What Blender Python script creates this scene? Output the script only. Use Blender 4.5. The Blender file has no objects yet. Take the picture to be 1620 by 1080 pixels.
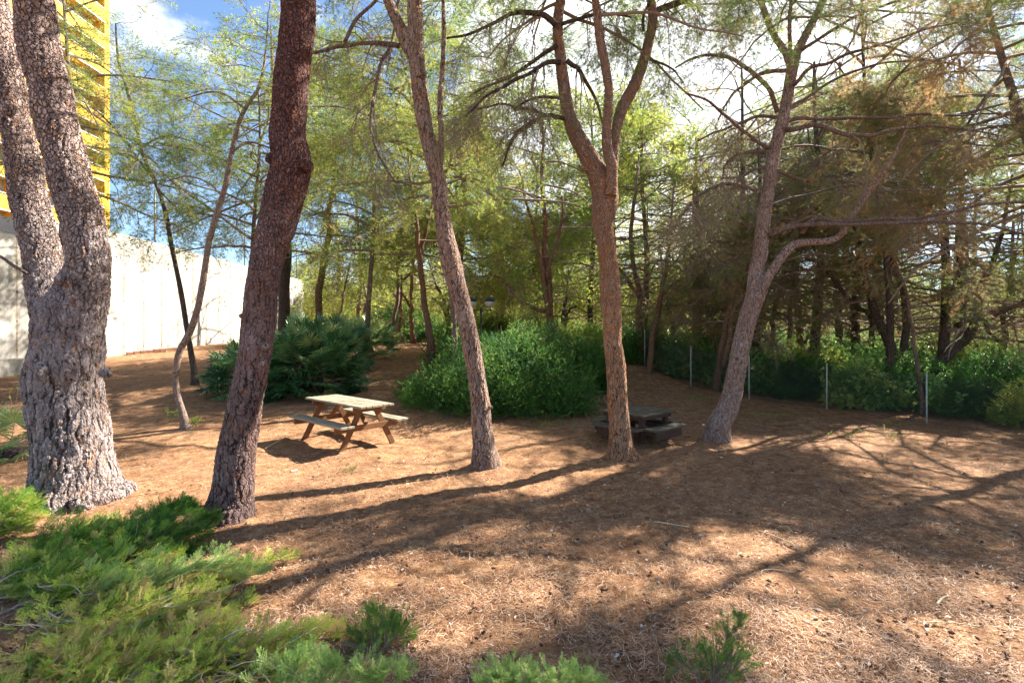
import bpy, math, random
import numpy as np
from mathutils import Vector, Matrix
R = math.radians
SC = bpy.context.scene
COL = SC.collection

# ------------------------------------------------------------------ camera, sky, sun, exposure
EYE, FPX, HX, HY = 1.96, 765.0, 810.0, 528.0        # eye height, focal length / image centre in photo pixels
cam_d = bpy.data.cameras.new("camera"); cam = bpy.data.objects.new("camera", cam_d); COL.objects.link(cam)
cam.location = (0, 0, EYE); cam.rotation_euler = (R(90), 0, 0)
cam_d.sensor_width = 36; cam_d.lens = 36 * FPX / 1620; cam_d.shift_y = -12 / 1620
cam_d.clip_start = 0.05; cam_d.clip_end = 5000
SC.camera = cam
SUN_AZ, SUN_EL = R(53), R(38)                      # azimuth clockwise from +Y
SUN = np.array([math.sin(SUN_AZ) * math.cos(SUN_EL), math.cos(SUN_AZ) * math.cos(SUN_EL), math.sin(SUN_EL)])
ld = bpy.data.lights.new("sun", 'SUN'); ld.energy = 5.0; ld.angle = R(0.55); ld.color = (1.0, 0.93, 0.82)
lo = bpy.data.objects.new("sun", ld); COL.objects.link(lo)
lo.rotation_euler = Vector(SUN).to_track_quat('Z', 'Y').to_euler(); lo.location = (20, 20, 30)
W = bpy.data.worlds.new("World"); SC.world = W; W.use_nodes = True
nt = W.node_tree; nt.nodes.clear()
def N(t, typ, **kw):
    n = t.nodes.new(typ)
    for k, v in kw.items():
        if k.startswith('i_'):
            n.inputs[k[2:].replace('_', ' ')].default_value = v
        else: setattr(n, k, v)
    return n
sky = N(nt, 'ShaderNodeTexSky'); sky.sky_type = 'NISHITA'; sky.sun_disc = False
sky.sun_elevation = SUN_EL; sky.sun_rotation = SUN_AZ; sky.air_density = 1.0; sky.dust_density = 0.2; sky.ozone_density = 3.5
tc = N(nt, 'ShaderNodeTexCoord')
mp = N(nt, 'ShaderNodeMapping'); mp.inputs['Scale'].default_value = (1.0, 1.0, 1.9)
nz = N(nt, 'ShaderNodeTexNoise'); nz.inputs['Scale'].default_value = 2.6; nz.inputs['Detail'].default_value = 7; nz.inputs['Roughness'].default_value = .58
nt.links.new(tc.outputs['Generated'], mp.inputs['Vector']); nt.links.new(mp.outputs[0], nz.inputs['Vector'])
dot = N(nt, 'ShaderNodeVectorMath', operation='DOT_PRODUCT'); dot.inputs[1].default_value = tuple(Vector((0.38, 0.78, 0.50)).normalized())
nt.links.new(tc.outputs['Generated'], dot.inputs[0])
mr = N(nt, 'ShaderNodeMapRange'); mr.inputs[1].default_value = .80; mr.inputs[2].default_value = 1.0; mr.inputs[3].default_value = 0; mr.inputs[4].default_value = .33
nt.links.new(dot.outputs['Value'], mr.inputs[0])
ad = N(nt, 'ShaderNodeMath', operation='ADD'); nt.links.new(nz.outputs['Fac'], ad.inputs[0]); nt.links.new(mr.outputs[0], ad.inputs[1])
cr = N(nt, 'ShaderNodeMapRange'); cr.interpolation_type = 'SMOOTHSTEP'; cr.inputs[1].default_value = .565; cr.inputs[2].default_value = .72
nt.links.new(ad.outputs[0], cr.inputs[0])
mx = N(nt, 'ShaderNodeMix', data_type='RGBA'); mx.inputs['B'].default_value = (7.5, 7.7, 8.0, 1)
nt.links.new(cr.outputs[0], mx.inputs['Factor']); nt.links.new(sky.outputs[0], mx.inputs['A'])
bg = N(nt, 'ShaderNodeBackground'); bg.inputs['Strength'].default_value = 0.060
nt.links.new(mx.outputs['Result'], bg.inputs['Color'])
wo = N(nt, 'ShaderNodeOutputWorld'); nt.links.new(bg.outputs[0], wo.inputs[0])
SC.view_settings.view_transform = 'Standard'; SC.view_settings.look = 'None'
SC.view_settings.exposure = 2.25; SC.view_settings.gamma = 1.0
SC.render.engine = 'CYCLES'
SC.cycles.max_bounces = 5; SC.cycles.diffuse_bounces = 3; SC.cycles.transmission_bounces = 4; SC.cycles.transparent_max_bounces = 8
SC.cycles.glossy_bounces = 2
SC.cycles.use_denoising = True

# ------------------------------------------------------------------ ground height and photo -> world
def ground(x, y):
    x = np.asarray(x, float); y = np.asarray(y, float)
    s = (y - 10 + np.clip(-x, 0, 16) * .12 - np.clip(x, 0, 40) * .35) / 14
    s = np.logaddexp(0, s * 16) / 16                     # soft start
    s = 1.12 - np.logaddexp(0, (1.12 - s) * 7) / 7     # soft end
    s = np.clip(s - 0.0, 0, 2)
    b = .035 * np.sin(x * .9 + 1.3) * np.sin(y * .8) + .02 * np.sin(x * 2.3 + y * 1.7) + .012 * np.sin(x * 5.1 - y * 4.3 + 2)
    bank = .35 * np.exp(-((x - 4.3) / 1.1) ** 2 - ((y - 17.2) / 1.5) ** 2)
    for tx, ty, tr_ in ((-5.2, 5.7, .62), (-2.96, 5.05, .36), (-.38, 7.2, .30), (1.74, 7.6, .32), (3.79, 8.95, .34)):
        b = b + .075 * np.exp(-((x - tx) ** 2 + (y - ty) ** 2) / tr_ ** 2)
    return 1.3 * s + b * np.clip((y - 3) / 4, .3, 1) + bank
def P(px, py, d): return np.array([(px - HX) / FPX * d, d, EYE + (HY - py) / FPX * d])
def GD(px, py):
    """distance at which the ray of a photo pixel meets the ground"""
    for d in np.arange(1.5, 90, .04):
        if EYE + (HY - py) / FPX * d <= ground((px - HX) / FPX * d, d): return float(d)
    return 60.0
def tr(px, py, w, d): 
    p = P(px, py, d); return (p[0], p[1], p[2], w / 2 * d / FPX / math.sqrt(1 + ((px - HX) / FPX) ** 2))

# ------------------------------------------------------------------ materials
def mat(name):
    m = bpy.data.materials.new(name); m.use_nodes = True; t = m.node_tree; t.nodes.clear()
    o = N(t, 'ShaderNodeOutputMaterial'); return m, t, o
def L(t, a, b): t.links.new(a, b)
def ramp(t, stops, fac):
    r = N(t, 'ShaderNodeValToRGB'); e = r.color_ramp.elements
    while len(e) < len(stops): e.new(.5)
    for k, (p, c) in enumerate(stops): e[k].position = p; e[k].color = (*c, 1)
    L(t, fac, r.inputs[0]); return r.outputs[0]
def noise(t, vec, sc, det=4, ro=.55, dist=0):
    n = N(t, 'ShaderNodeTexNoise'); n.inputs['Scale'].default_value = sc; n.inputs['Detail'].default_value = det
    n.inputs['Roughness'].default_value = ro; n.inputs['Distortion'].default_value = dist
    if vec is not None: L(t, vec, n.inputs['Vector'])
    return n
def mapping(t, out, sc, loc=(0, 0, 0)):
    m = N(t, 'ShaderNodeMapping'); m.inputs['Scale'].default_value = sc; m.inputs['Location'].default_value = loc; L(t, out, m.inputs[0]); return m.outputs[0]
def mixc(t, f, a, b, mode='MIX'):
    m = N(t, 'ShaderNodeMix', data_type='RGBA'); m.blend_type = mode
    for s, v in (('Factor', f), ('A', a), ('B', b)):
        if hasattr(v, 'links') or hasattr(v, 'is_linked'): L(t, v, m.inputs[s])
        else: m.inputs[s].default_value = v if isinstance(v, float) else (*v, 1)
    return m.outputs['Result']
def maprange(t, v, a, b, c=0., d=1.):
    m = N(t, 'ShaderNodeMapRange'); m.inputs[1].default_value = a; m.inputs[2].default_value = b; m.inputs[3].default_value = c; m.inputs[4].default_value = d
    L(t, v, m.inputs[0]); return m.outputs[0]
def math_(t, op, a, b=None):
    m = N(t, 'ShaderNodeMath', operation=op)
    for k, v in enumerate((a, b)):
        if v is None: continue
        if isinstance(v, (int, float)): m.inputs[k].default_value = v
        else: L(t, v, m.inputs[k])
    return m.outputs[0]
def bsdf(t, o, col, rough=.8, spec=.3, normal=None, metal=0.):
    b = N(t, 'ShaderNodeBsdfPrincipled')
    if isinstance(col, tuple): b.inputs['Base Color'].default_value = (*col, 1)
    else: L(t, col, b.inputs['Base Color'])
    if isinstance(rough, float): b.inputs['Roughness'].default_value = rough
    else: L(t, rough, b.inputs['Roughness'])
    b.inputs['Specular IOR Level'].default_value = spec; b.inputs['Metallic'].default_value = metal
    if normal is not None: L(t, normal, b.inputs['Normal'])
    if o is not None: L(t, b.outputs[0], o.inputs[0])
    return b
def bump(t, h, strength=.5, dist=.01, nrm=None):
    b = N(t, 'ShaderNodeBump'); b.inputs['Strength'].default_value = strength; b.inputs['Distance'].default_value = dist
    L(t, h, b.inputs['Height'])
    if nrm is not None: L(t, nrm, b.inputs['Normal'])
    return b.outputs[0]

def bark(name, plate, plate2, crack, orange, sc=10., orange_amt=.35, disp=0., upper=None, zs=.3, upz=(2.5, 5.5)):
    m, t, o = mat(name)
    tcd = N(t, 'ShaderNodeTexCoord').outputs['Object']
    w = noise(t, tcd, 3.0, 3)
    wv = N(t, 'ShaderNodeVectorMath', operation='MULTIPLY_ADD'); L(t, w.outputs['Color'], wv.inputs[0]); wv.inputs[1].default_value = (.15, .15, .32); L(t, tcd, wv.inputs[2])
    w2 = noise(t, tcd, 18.0, 3)
    wv2 = N(t, 'ShaderNodeVectorMath', operation='MULTIPLY_ADD'); L(t, w2.outputs['Color'], wv2.inputs[0]); wv2.inputs[1].default_value = (.045, .045, .09); L(t, wv.outputs[0], wv2.inputs[2])
    v = N(t, 'ShaderNodeTexVoronoi'); v.feature = 'DISTANCE_TO_EDGE'; v.inputs['Scale'].default_value = sc
    L(t, mapping(t, wv2.outputs[0], (1, 1, zs)), v.inputs['Vector'])
    v2 = N(t, 'ShaderNodeTexVoronoi'); v2.feature = 'DISTANCE_TO_EDGE'; v2.inputs['Scale'].default_value = sc * 2.3
    L(t, mapping(t, wv2.outputs[0], (1, 1, zs * 1.35), (3, 1, 2)), v2.inputs['Vector'])
    vc = N(t, 'ShaderNodeTexVoronoi'); vc.feature = 'F1'; vc.inputs['Scale'].default_value = sc * 1.7
    L(t, mapping(t, wv2.outputs[0], (1, 1, zs * 1.6), (7, 3, 1)), vc.inputs['Vector'])
    e1 = maprange(t, v.outputs['Distance'], 0.0, .16); e2 = maprange(t, v2.outputs['Distance'], 0.0, .18)
    fine = noise(t, mapping(t, tcd, (1, 1, .5)), 60., 5, .65)
    ridge = noise(t, mapping(t, wv2.outputs[0], (1, 1, .16)), sc * 2.1, 5, .6)
    rdg = maprange(t, ridge.outputs['Fac'], .36, .56)
    plates = math_(t, 'MULTIPLY', math_(t, 'ADD', math_(t, 'MULTIPLY', e1, .6), .4), math_(t, 'ADD', math_(t, 'MULTIPLY', e2, .4), .6))
    plates = math_(t, 'MULTIPLY', plates, math_(t, 'ADD', math_(t, 'MULTIPLY', rdg, .65), .35))
    if upper is not None:
        szz = N(t, 'ShaderNodeSeparateXYZ'); L(t, tcd, szz.inputs[0])
        v3 = N(t, 'ShaderNodeTexVoronoi'); v3.feature = 'DISTANCE_TO_EDGE'; v3.inputs['Scale'].default_value = sc * 2.1; L(t, mapping(t, wv2.outputs[0], (1, 1, .6), (5, 2, 9)), v3.inputs['Vector'])
        fl = math_(t, 'MULTIPLY', maprange(t, v3.outputs['Distance'], 0., .13, .28, 1.), maprange(t, ridge.outputs['Fac'], .34, .52, .38, 1.))
        mxp = N(t, 'ShaderNodeMix', data_type='FLOAT'); L(t, maprange(t, szz.outputs[2], 1.2, 3.4), mxp.inputs[0]); L(t, plates, mxp.inputs[2]); L(t, fl, mxp.inputs[3]); plates = mxp.outputs[0]
    h = math_(t, 'ADD', plates, math_(t, 'MULTIPLY', fine.outputs['Fac'], .35))
    big = noise(t, tcd, 2.4, 4, .6)
    base = mixc(t, maprange(t, big.outputs['Fac'], .35, .65), plate, plate2)
    sep = N(t, 'ShaderNodeSeparateColor'); L(t, vc.outputs['Color'], sep.inputs[0])
    base = mixc(t, maprange(t, sep.outputs[1], 0., 1., 0., .55), base, tuple(c * .55 for c in plate2))
    om = math_(t, 'MULTIPLY', maprange(t, sep.outputs[0], 1 - orange_amt, 1 - orange_amt + .06), maprange(t, fine.outputs['Fac'], .38, .6))
    base = mixc(t, om, base, orange)
    if upper is not None:
        sx = N(t, 'ShaderNodeSeparateXYZ'); L(t, tcd, sx.inputs[0])
        zz = math_(t, 'ADD', sx.outputs[2], math_(t, 'MULTIPLY', big.outputs['Fac'], 1.2))
        uf = math_(t, 'MULTIPLY', maprange(t, zz, upz[0] + .6, upz[1] + .6), .8)
        upc = mixc(t, om, upper, orange)
        base = mixc(t, uf, base, upc)
    base = mixc(t, maprange(t, fine.outputs['Fac'], .45, .75, 0., .35), base, tuple(min(1, c * 1.5) for c in plate))
    col = mixc(t, maprange(t, plates, .22, .62), crack, base)
    nrm = bump(t, h, .9, .016 if disp == 0 else .012)
    bsdf(t, o, col, .85, .25, nrm)
    if disp > 0:
        d = N(t, 'ShaderNodeDisplacement'); d.inputs['Scale'].default_value = disp; d.inputs['Midlevel'].default_value = .9
        L(t, plates, d.inputs['Height']); L(t, d.outputs[0], o.inputs['Displacement']); m.displacement_method = 'BOTH'
    return m
BARK1 = bark('bark_old_grey', (.45, .38, .365), (.31, .24, .22), (.032, .022, .018), (.36, .17, .07), 12., .14, .034, upper=(.37, .25, .205), upz=(2.2, 4.6), zs=.26)
BARK2 = bark('bark_plum', (.30, .21, .195), (.20, .12, .10), (.018, .010, .008), (.24, .075, .028), 17., .2, .016, upper=(.11, .032, .020), upz=(2.2, 3.6), zs=.34)
BARK3 = bark('bark_tan', (.46, .34, .275), (.33, .21, .15), (.05, .028, .02), (.44, .18, .06), 20., .22, .012, zs=.25)
BARK4 = bark('bark_orange', (.44, .29, .20), (.42, .21, .105), (.05, .026, .016), (.56, .20, .045), 22., .26, .012, upper=(.36, .25, .20), upz=(3.5, 4.8), zs=.25)
BARK5 = bark('bark_pink', (.50, .39, .34), (.37, .25, .20), (.08, .045, .035), (.46, .17, .06), 24., .18, .010, zs=.4)
BARKT = bark('bark_thin', (.33, .245, .20), (.23, .15, .12), (.06, .035, .028), (.30, .13, .06), 30., .2, 0, zs=.4)
BARKP = bark('bark_young_pale', (.46, .36, .30), (.32, .23, .18), (.09, .055, .04), (.40, .20, .10), 34., .15, 0, zs=.5)
BARKO = bark('bark_far_orange', (.30, .19, .13), (.24, .12, .07), (.05, .03, .02), (.36, .15, .05), 26., .3, 0)
BARKD = bark('bark_far_dark', (.15, .11, .09), (.10, .07, .055), (.025, .018, .015), (.18, .08, .04), 26., .15, 0)

def leafmat(name, cols, trans=.5, rough=.6, spec=.14):
    """foliage: per-face 'tint' attribute picks the colour; light passes through the needle"""
    m, t, o = mat(name)
    a = N(t, 'ShaderNodeAttribute'); a.attribute_name = 'tint'; a.attribute_type = 'GEOMETRY'
    n = len(cols); c = ramp(t, [(i / (n - 1), x) for i, x in enumerate(cols)], a.outputs['Fac'])
    b = bsdf(t, None, c, rough, spec)
    tb = N(t, 'ShaderNodeBsdfTranslucent'); tcg = N(t, 'ShaderNodeGamma'); tcg.inputs[1].default_value = .82; L(t, c, tcg.inputs[0]); L(t, tcg.outputs[0], tb.inputs[0])
    mxs = N(t, 'ShaderNodeMixShader'); mxs.inputs[0].default_value = trans
    L(t, b.outputs[0], mxs.inputs[1]); L(t, tb.outputs[0], mxs.inputs[2]); L(t, mxs.outputs[0], o.inputs[0])
    return m
NEEDLE = leafmat('pine_needles', [(.06, .13, .028), (.15, .235, .04), (.28, .35, .05), (.46, .45, .09), (.36, .26, .09)], .58)
NEEDLE_B = leafmat('pine_needles_browning', [(.12, .19, .05), (.22, .27, .07), (.31, .28, .11), (.38, .28, .14), (.50, .29, .11)], .55)
NEEDLE_F = leafmat('pine_needles_distant', [(.10, .19, .03), (.22, .33, .045), (.38, .46, .06), (.54, .54, .10), (.38, .30, .10)], .64)
def simplemat(name, col, rough=.7, spec=.3, metal=0., nsc=0, namt=.25, bmp=0.):
    m, t, o = mat(name); c = col; nr = None
    if nsc:
        tcd = N(t, 'ShaderNodeTexCoord').outputs['Object']; nn = noise(t, tcd, nsc, 5, .6)
        c = mixc(t, maprange(t, nn.outputs['Fac'], .3, .7), tuple(x * (1 - namt) for x in col), tuple(min(1, x * (1 + namt)) for x in col))
        if bmp: nr = bump(t, nn.outputs['Fac'], bmp, .01)
    bsdf(t, o, c, rough, spec, nr, metal); return m
TWIG = simplemat('twig_bark', (.21, .155, .12), .85, .2, nsc=30)
TWIG_P = simplemat('bleached_twig', (.44, .37, .29), .8, .2, nsc=25)
TWIG_L = simplemat('twig_bark_pale', (.34, .27, .21), .85, .2, nsc=30)

# ------------------------------------------------------------------ mesh building
class Acc:
    def __init__(s): s.v = []; s.f = []; s.m = []; s.t = []; s.n = 0
    def add(s, v, f, mi=0, tint=0.):
        v = np.asarray(v, np.float32).reshape(-1, 3); f = np.asarray(f, np.int64)
        s.v.append(v); s.f.append(f + s.n); s.n += len(v)
        k = len(f)
        s.m.append(np.full(k, mi, np.int32) if np.isscalar(mi) else np.asarray(mi, np.int32))
        s.t.append(np.full(k, tint, np.float32) if np.isscalar(tint) else np.asarray(tint, np.float32))
    def build(s, name, mats, parent=None, origin=(0, 0, 0), smooth=False, mesh_only=False):
        me = bpy.data.meshes.new(name)
        V = np.concatenate(s.v) - np.asarray(origin, np.float32)
        tot = np.concatenate([np.full(len(f), f.shape[1]) for f in s.f]); idx = np.concatenate([f.ravel() for f in s.f])
        me.vertices.add(len(V)); me.vertices.foreach_set('co', V.astype(np.float32).ravel())
        me.loops.add(len(idx)); me.loops.foreach_set('vertex_index', idx.astype(np.int32))
        me.polygons.add(len(tot)); st = np.concatenate([[0], np.cumsum(tot)[:-1]])
        me.polygons.foreach_set('loop_start', st.astype(np.int32)); me.polygons.foreach_set('loop_total', tot.astype(np.int32))
        me.polygons.foreach_set('material_index', np.concatenate(s.m))
        me.polygons.foreach_set('use_smooth', np.full(len(tot), smooth))
        a = me.attributes.new('tint', 'FLOAT', 'FACE'); a.data.foreach_set('value', np.concatenate(s.t))
        for m in (mats if isinstance(mats, (list, tuple)) else [mats]): me.materials.append(m)
        me.update(calc_edges=True)
        if mesh_only: return me
        o = bpy.data.objects.new(name, me); COL.objects.link(o)
        if parent is not None: o.parent = parent
        else: o.location = origin
        return o
def tag(o, label=None, cat=None, group=None, kind=None):
    for k, v in (('label', label), ('category', cat), ('group', group), ('kind', kind)):
        if v: o[k] = v
    return o
def thing(name, loc, label, cat, group=None, rz=0., sc=1.):
    o = bpy.data.objects.new(name, None); COL.objects.link(o); o.location = loc; o.rotation_euler = (0, 0, rz); o.scale = (sc,) * 3
    return tag(o, label, cat, group)
def cr_spline(pts, n):
    pts = np.asarray(pts, float)
    if len(pts) < 2: return pts
    p = np.vstack([2 * pts[0] - pts[1], pts, 2 * pts[-1] - pts[-2]])
    seg = np.linalg.norm(np.diff(pts[:, :3], axis=0), axis=1); cum = np.concatenate([[0], np.cumsum(seg)])
    u = np.linspace(0, cum[-1], n); k = np.clip(np.searchsorted(cum, u, side='right') - 1, 0, len(pts) - 2)
    t = ((u - cum[k]) / np.maximum(seg[k], 1e-6))[:, None]
    a, b, c, d = p[k], p[k + 1], p[k + 2], p[k + 3]
    return .5 * (2 * b + (c - a) * t + (2 * a - 5 * b + 4 * c - d) * t * t + (3 * b - a - 3 * c + d) * t ** 3)
def tube(acc, pts, rad, sides=6, mi=0, tint=0., cap=False, lump=0., rng=None):
    pts = np.asarray(pts, float); n = len(pts); rad = np.broadcast_to(np.asarray(rad, float), (n,))
    tg = np.gradient(pts, axis=0); tg /= np.linalg.norm(tg, axis=1)[:, None] + 1e-9
    ref = np.array([0, 0, 1.]) if abs(tg[0][2]) < .9 else np.array([1., 0, 0])
    u = np.zeros((n, 3)); a = ref - tg[0] * ref.dot(tg[0]); a /= np.linalg.norm(a)
    for i in range(n):
        a = a - tg[i] * a.dot(tg[i]); a /= np.linalg.norm(a) + 1e-9; u[i] = a
    w = np.cross(tg, u); th = np.linspace(0, 2 * np.pi, sides, endpoint=False)
    rr = rad[:, None] * np.ones(sides)
    if lump and rng is not None:
        f = rng.uniform(-1, 1, (n, sides))
        for _ in range(3): f = (f + np.roll(f, 1, 1) + np.roll(f, -1, 1)) / 3; f[1:-1] = (f[1:-1] + f[:-2] + f[2:]) / 3
        rr = rr * (1 + lump * f * 2.2)
    V = pts[:, None] + rr[..., None] * (np.cos(th)[None, :, None] * u[:, None] + np.sin(th)[None, :, None] * w[:, None])
    i = np.arange(n - 1)[:, None] * sides; j = np.arange(sides)[None]
    F = np.stack([i + j, i + (j + 1) % sides, i + sides + (j + 1) % sides, i + sides + j], -1).reshape(-1, 4)
    V = V.reshape(-1, 3); acc.add(V, F, mi, tint)
    if cap:
        b = len(V); base = acc.n - b
        vv = np.vstack([pts[0], pts[-1]]); acc.v.append(vv.astype(np.float32)); c0, c1 = acc.n, acc.n + 1; acc.n += 2
        jj = np.arange(sides)
        f0 = np.stack([np.full(sides, c0), base + (jj + 1) % sides, base + jj], -1)
        f1 = np.stack([np.full(sides, c1), base + (n - 1) * sides + jj, base + (n - 1) * sides + (jj + 1) % sides], -1)
        ff = np.vstack([f0, f1]); acc.f.append(ff); acc.m.append(np.full(len(ff), mi, np.int32)); acc.t.append(np.full(len(ff), tint, np.float32))
def box(acc, c, size, rot=None, mi=0, tint=0.):
    s = np.array(size) / 2; v = np.array([[x, y, z] for x in (-1, 1) for y in (-1, 1) for z in (-1, 1)]) * s
    if rot is not None: v = v @ np.asarray(rot, float).T
    f = [[0, 1, 3, 2], [4, 6, 7, 5], [0, 4, 5, 1], [2, 3, 7, 6], [0, 2, 6, 4], [1, 5, 7, 3]]
    acc.add(v + np.asarray(c), f, mi, tint)
def rotx(a): c, s = math.cos(a), math.sin(a); return np.array([[1, 0, 0], [0, c, -s], [0, s, c]])
def roty(a): c, s = math.cos(a), math.sin(a); return np.array([[c, 0, s], [0, 1, 0], [-s, 0, c]])
def rotz(a): c, s = math.cos(a), math.sin(a); return np.array([[c, -s, 0], [s, c, 0], [0, 0, 1]])
def bevel(o, w=.006, seg=2):
    m = o.modifiers.new('bevel', 'BEVEL'); m.width = w; m.segments = seg; m.limit_method = 'ANGLE'; return o

# ------------------------------------------------------------------ sprays (twig + needles)
def unit(v): return v / (np.linalg.norm(v, axis=-1, keepdims=True) + 1e-9)
def spray_template(seed, ntuft=8, nneed=14, nl=.17, nw=.010, twr=.007, twigs=True):
    g = np.random.default_rng(seed); V = []; F = []; MI = []; n = 0
    def put(v, f, mi):
        nonlocal n
        V.append(v); F.append(np.asarray(f) + n); MI.append(np.full(len(f), mi)); n += len(v)
    def stick(a, b, r0, r1):
        d = unit(b - a); x = unit(np.cross(d, [.3, .2, 1])); y = np.cross(d, x)
        th = np.array([0, 2.09, 4.19]); ring = np.cos(th)[:, None] * x + np.sin(th)[:, None] * y
        v = np.vstack([a + ring * r0, b + ring * r1])
        put(v, [[0, 1, 4], [0, 4, 3], [1, 2, 5], [1, 5, 4], [2, 0, 3], [2, 3, 5]], 1)
    droop = g.uniform(.0, .25)
    main = [np.array([t, .06 * math.sin(t * 5 + seed), -droop * t * t]) for t in np.linspace(0, 1, 4)]
    if twigs:
        for a, b, r in zip(main[:-1], main[1:], (1, .75, .5)): stick(a, b, twr * r, twr * r * .7)
    for k in range(ntuft):
        t = .18 + .82 * k / max(1, ntuft - 1)
        i = min(2, int(t * 3)); f = t * 3 - i; a = main[i] * (1 - f) + main[i + 1] * f
        if k == ntuft - 1: d = unit(main[3] - main[2]); ln = .12
        else:
            side = 1 if k % 2 else -1
            d = unit(np.array([g.uniform(.6, 1.1), side * g.uniform(.4, 1.0), g.uniform(-.35, .45)])); ln = (.42 * (1 - t) + .16) * g.uniform(.7, 1.2)
        b = a + d * ln + np.array([0, 0, g.uniform(-.04, .02)])
        if twigs: stick(a, b, twr * .5, twr * .3)
        s = g.uniform(.5, 1.06, nneed)[:, None]; p = a + (b - a) * s
        rd = unit(g.normal(size=(nneed, 3))); nd = unit(d * g.uniform(.7, 1.6, (nneed, 1)) + rd)
        q = p + nd * nl * g.uniform(.7, 1.1, (nneed, 1)); sd = unit(np.cross(nd, g.normal(size=(nneed, 3)))) * nw * .5
        v = np.stack([p - sd, p + sd, q], 1).reshape(-1, 3); put(v, np.arange(nneed * 3).reshape(-1, 3), 0)
    return np.vstack(V), np.vstack(F), np.concatenate(MI)
SP_NEAR = [spray_template(i, 9, 21, .15, .0085) for i in range(5)]
SP_MID = [spray_template(20 + i, 8, 15, .16, .0125) for i in range(5)]
SP_FAR = [spray_template(40 + i, 6, 11, .19, .023, .012) for i in range(4)]
SP_BARE = [spray_template(60 + i, 9, 1, .10, .006, .009) for i in range(4)]
SP_SPARSE = [spray_template(80 + i, 8, 5, .15, .009, .008) for i in range(4)]
def place_sprays(acc, tmpls, pos, dirs, scale, tint, rng, roll=.6, mi_off=0):
    """replicate spray templates at pos, pointing along dirs"""
    n = len(pos)
    if n == 0: return
    x = unit(dirs); up = np.array([0, 0, 1.]) + rng.normal(size=(n, 3)) * roll
    y = unit(np.cross(up, x)); z = np.cross(x, y); M = np.stack([x, y, z], -1) * scale[:, None, None]
    which = rng.integers(0, len(tmpls), n)
    for k, (tv, tf, tm) in enumerate(tmpls):
        s = np.where(which == k)[0]
        if len(s) == 0: continue
        V = np.einsum('nij,vj->nvi', M[s], tv) + pos[s][:, None]
        F = tf[None] + (np.arange(len(s)) * len(tv))[:, None, None]
        mi = np.tile(tm, len(s)) + mi_off
        ti = np.repeat(tint[s], len(tf)) + rng.normal(size=len(s) * len(tf)) * .07
        acc.add(V.reshape(-1, 3), F.reshape(-1, tf.shape[1]), mi, np.clip(ti, 0, 1))

# places on the ground / wall that the photograph shows in sun: boughs whose shadow would fall there are thinned
LIT = [(600, 705, 240, 44, .98), (760, 765, 170, 28, .95), (560, 765, 180, 30, .97), (270, 700, 100, 14, .95), (235, 765, 50, 40, .97), (30, 680, 60, 25, .9), (250, 650, 120, 9, .8),
       (870, 735, 110, 20, .95), (740, 880, 130, 30, .97), (880, 930, 125, 44, .98), (760, 955, 100, 40, .85), (1010, 835, 80, 14, .85), (1050, 900, 50, 26, .97), (1350, 700, 95, 22, .98), (1180, 700, 60, 14, .85), (1290, 760, 60, 8, .9), (1160, 850, 90, 18, .85),
       (1060, 760, 60, 8, .85), (1400, 735, 130, 10, .92), (1560, 740, 70, 10, .9), (1380, 800, 90, 10, .85), (1560, 920, 80, 18, .9), (1150, 935, 70, 60, .97), (1270, 890, 110, 34, .95), (1330, 990, 190, 46, .95), (1540, 1010, 90, 60, .97), (1480, 770, 110, 14, .9), (1500, 700, 60, 10, .9), (1560, 830, 60, 12, .85), (1430, 890, 60, 12, .9), (300, 930, 300, 75, .95), (500, 1040, 250, 50, .92), (100, 850, 150, 45, .9),
       (600, 585, 50, 8, .6), (1010, 610, 40, 12, .8), (1250, 622, 130, 22, .93), (1450, 640, 150, 24, .93), (800, 615, 120, 26, .88), (460, 600, 70, 20, .6), (1060, 700, 40, 10, .8)]
def lit_keep(p, rng):
    t = p[:, 2] / SUN[2]; q = p - SUN[None] * t[:, None]
    y = np.maximum(q[:, 1], .6); px = HX + FPX * q[:, 0] / y; py = HY + FPX * EYE / y
    pr = np.zeros(len(p))
    for cx, cy, rx, ry, s in LIT:
        d = ((px - cx) / rx) ** 2 + ((py - cy) / ry) ** 2
        pr = np.maximum(pr, s * np.clip((1.4 - d) / .45, 0, 1) * (q[:, 1] > 0))
    tw = (p[:, 0] + 16) / SUN[0]; yw = p[:, 1] - SUN[1] * tw; zw = p[:, 2] - SUN[2] * tw
    onw = (tw > 0) & (yw > 19) & (yw < 34) & (zw > 1) & (zw < 7)
    pr = np.where(onw, .93, pr)
    return rng.random(len(p)) >= pr
def open_view(p):
    """no bough hangs in front of the lamp post"""
    px = HX + FPX * p[:, 0] / np.maximum(p[:, 1], .5); py = HY - FPX * (p[:, 2] - EYE) / np.maximum(p[:, 1], .5)
    return ~((px > 728) & (px < 805) & (py > 452) & (py < 530) & (p[:, 1] < 18.6) & (p[:, 1] > 1))
def side_dirs(d, rng, n, spread=1.0, up=0.1):
    r = rng.normal(size=(n, 3)); r -= d * (r * d).sum(1)[:, None]; r = unit(r); r[:, 2] *= .55
    return unit(d * rng.uniform(.35, 1.0, (n, 1)) + r * spread + np.array([0, 0, up]))
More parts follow.
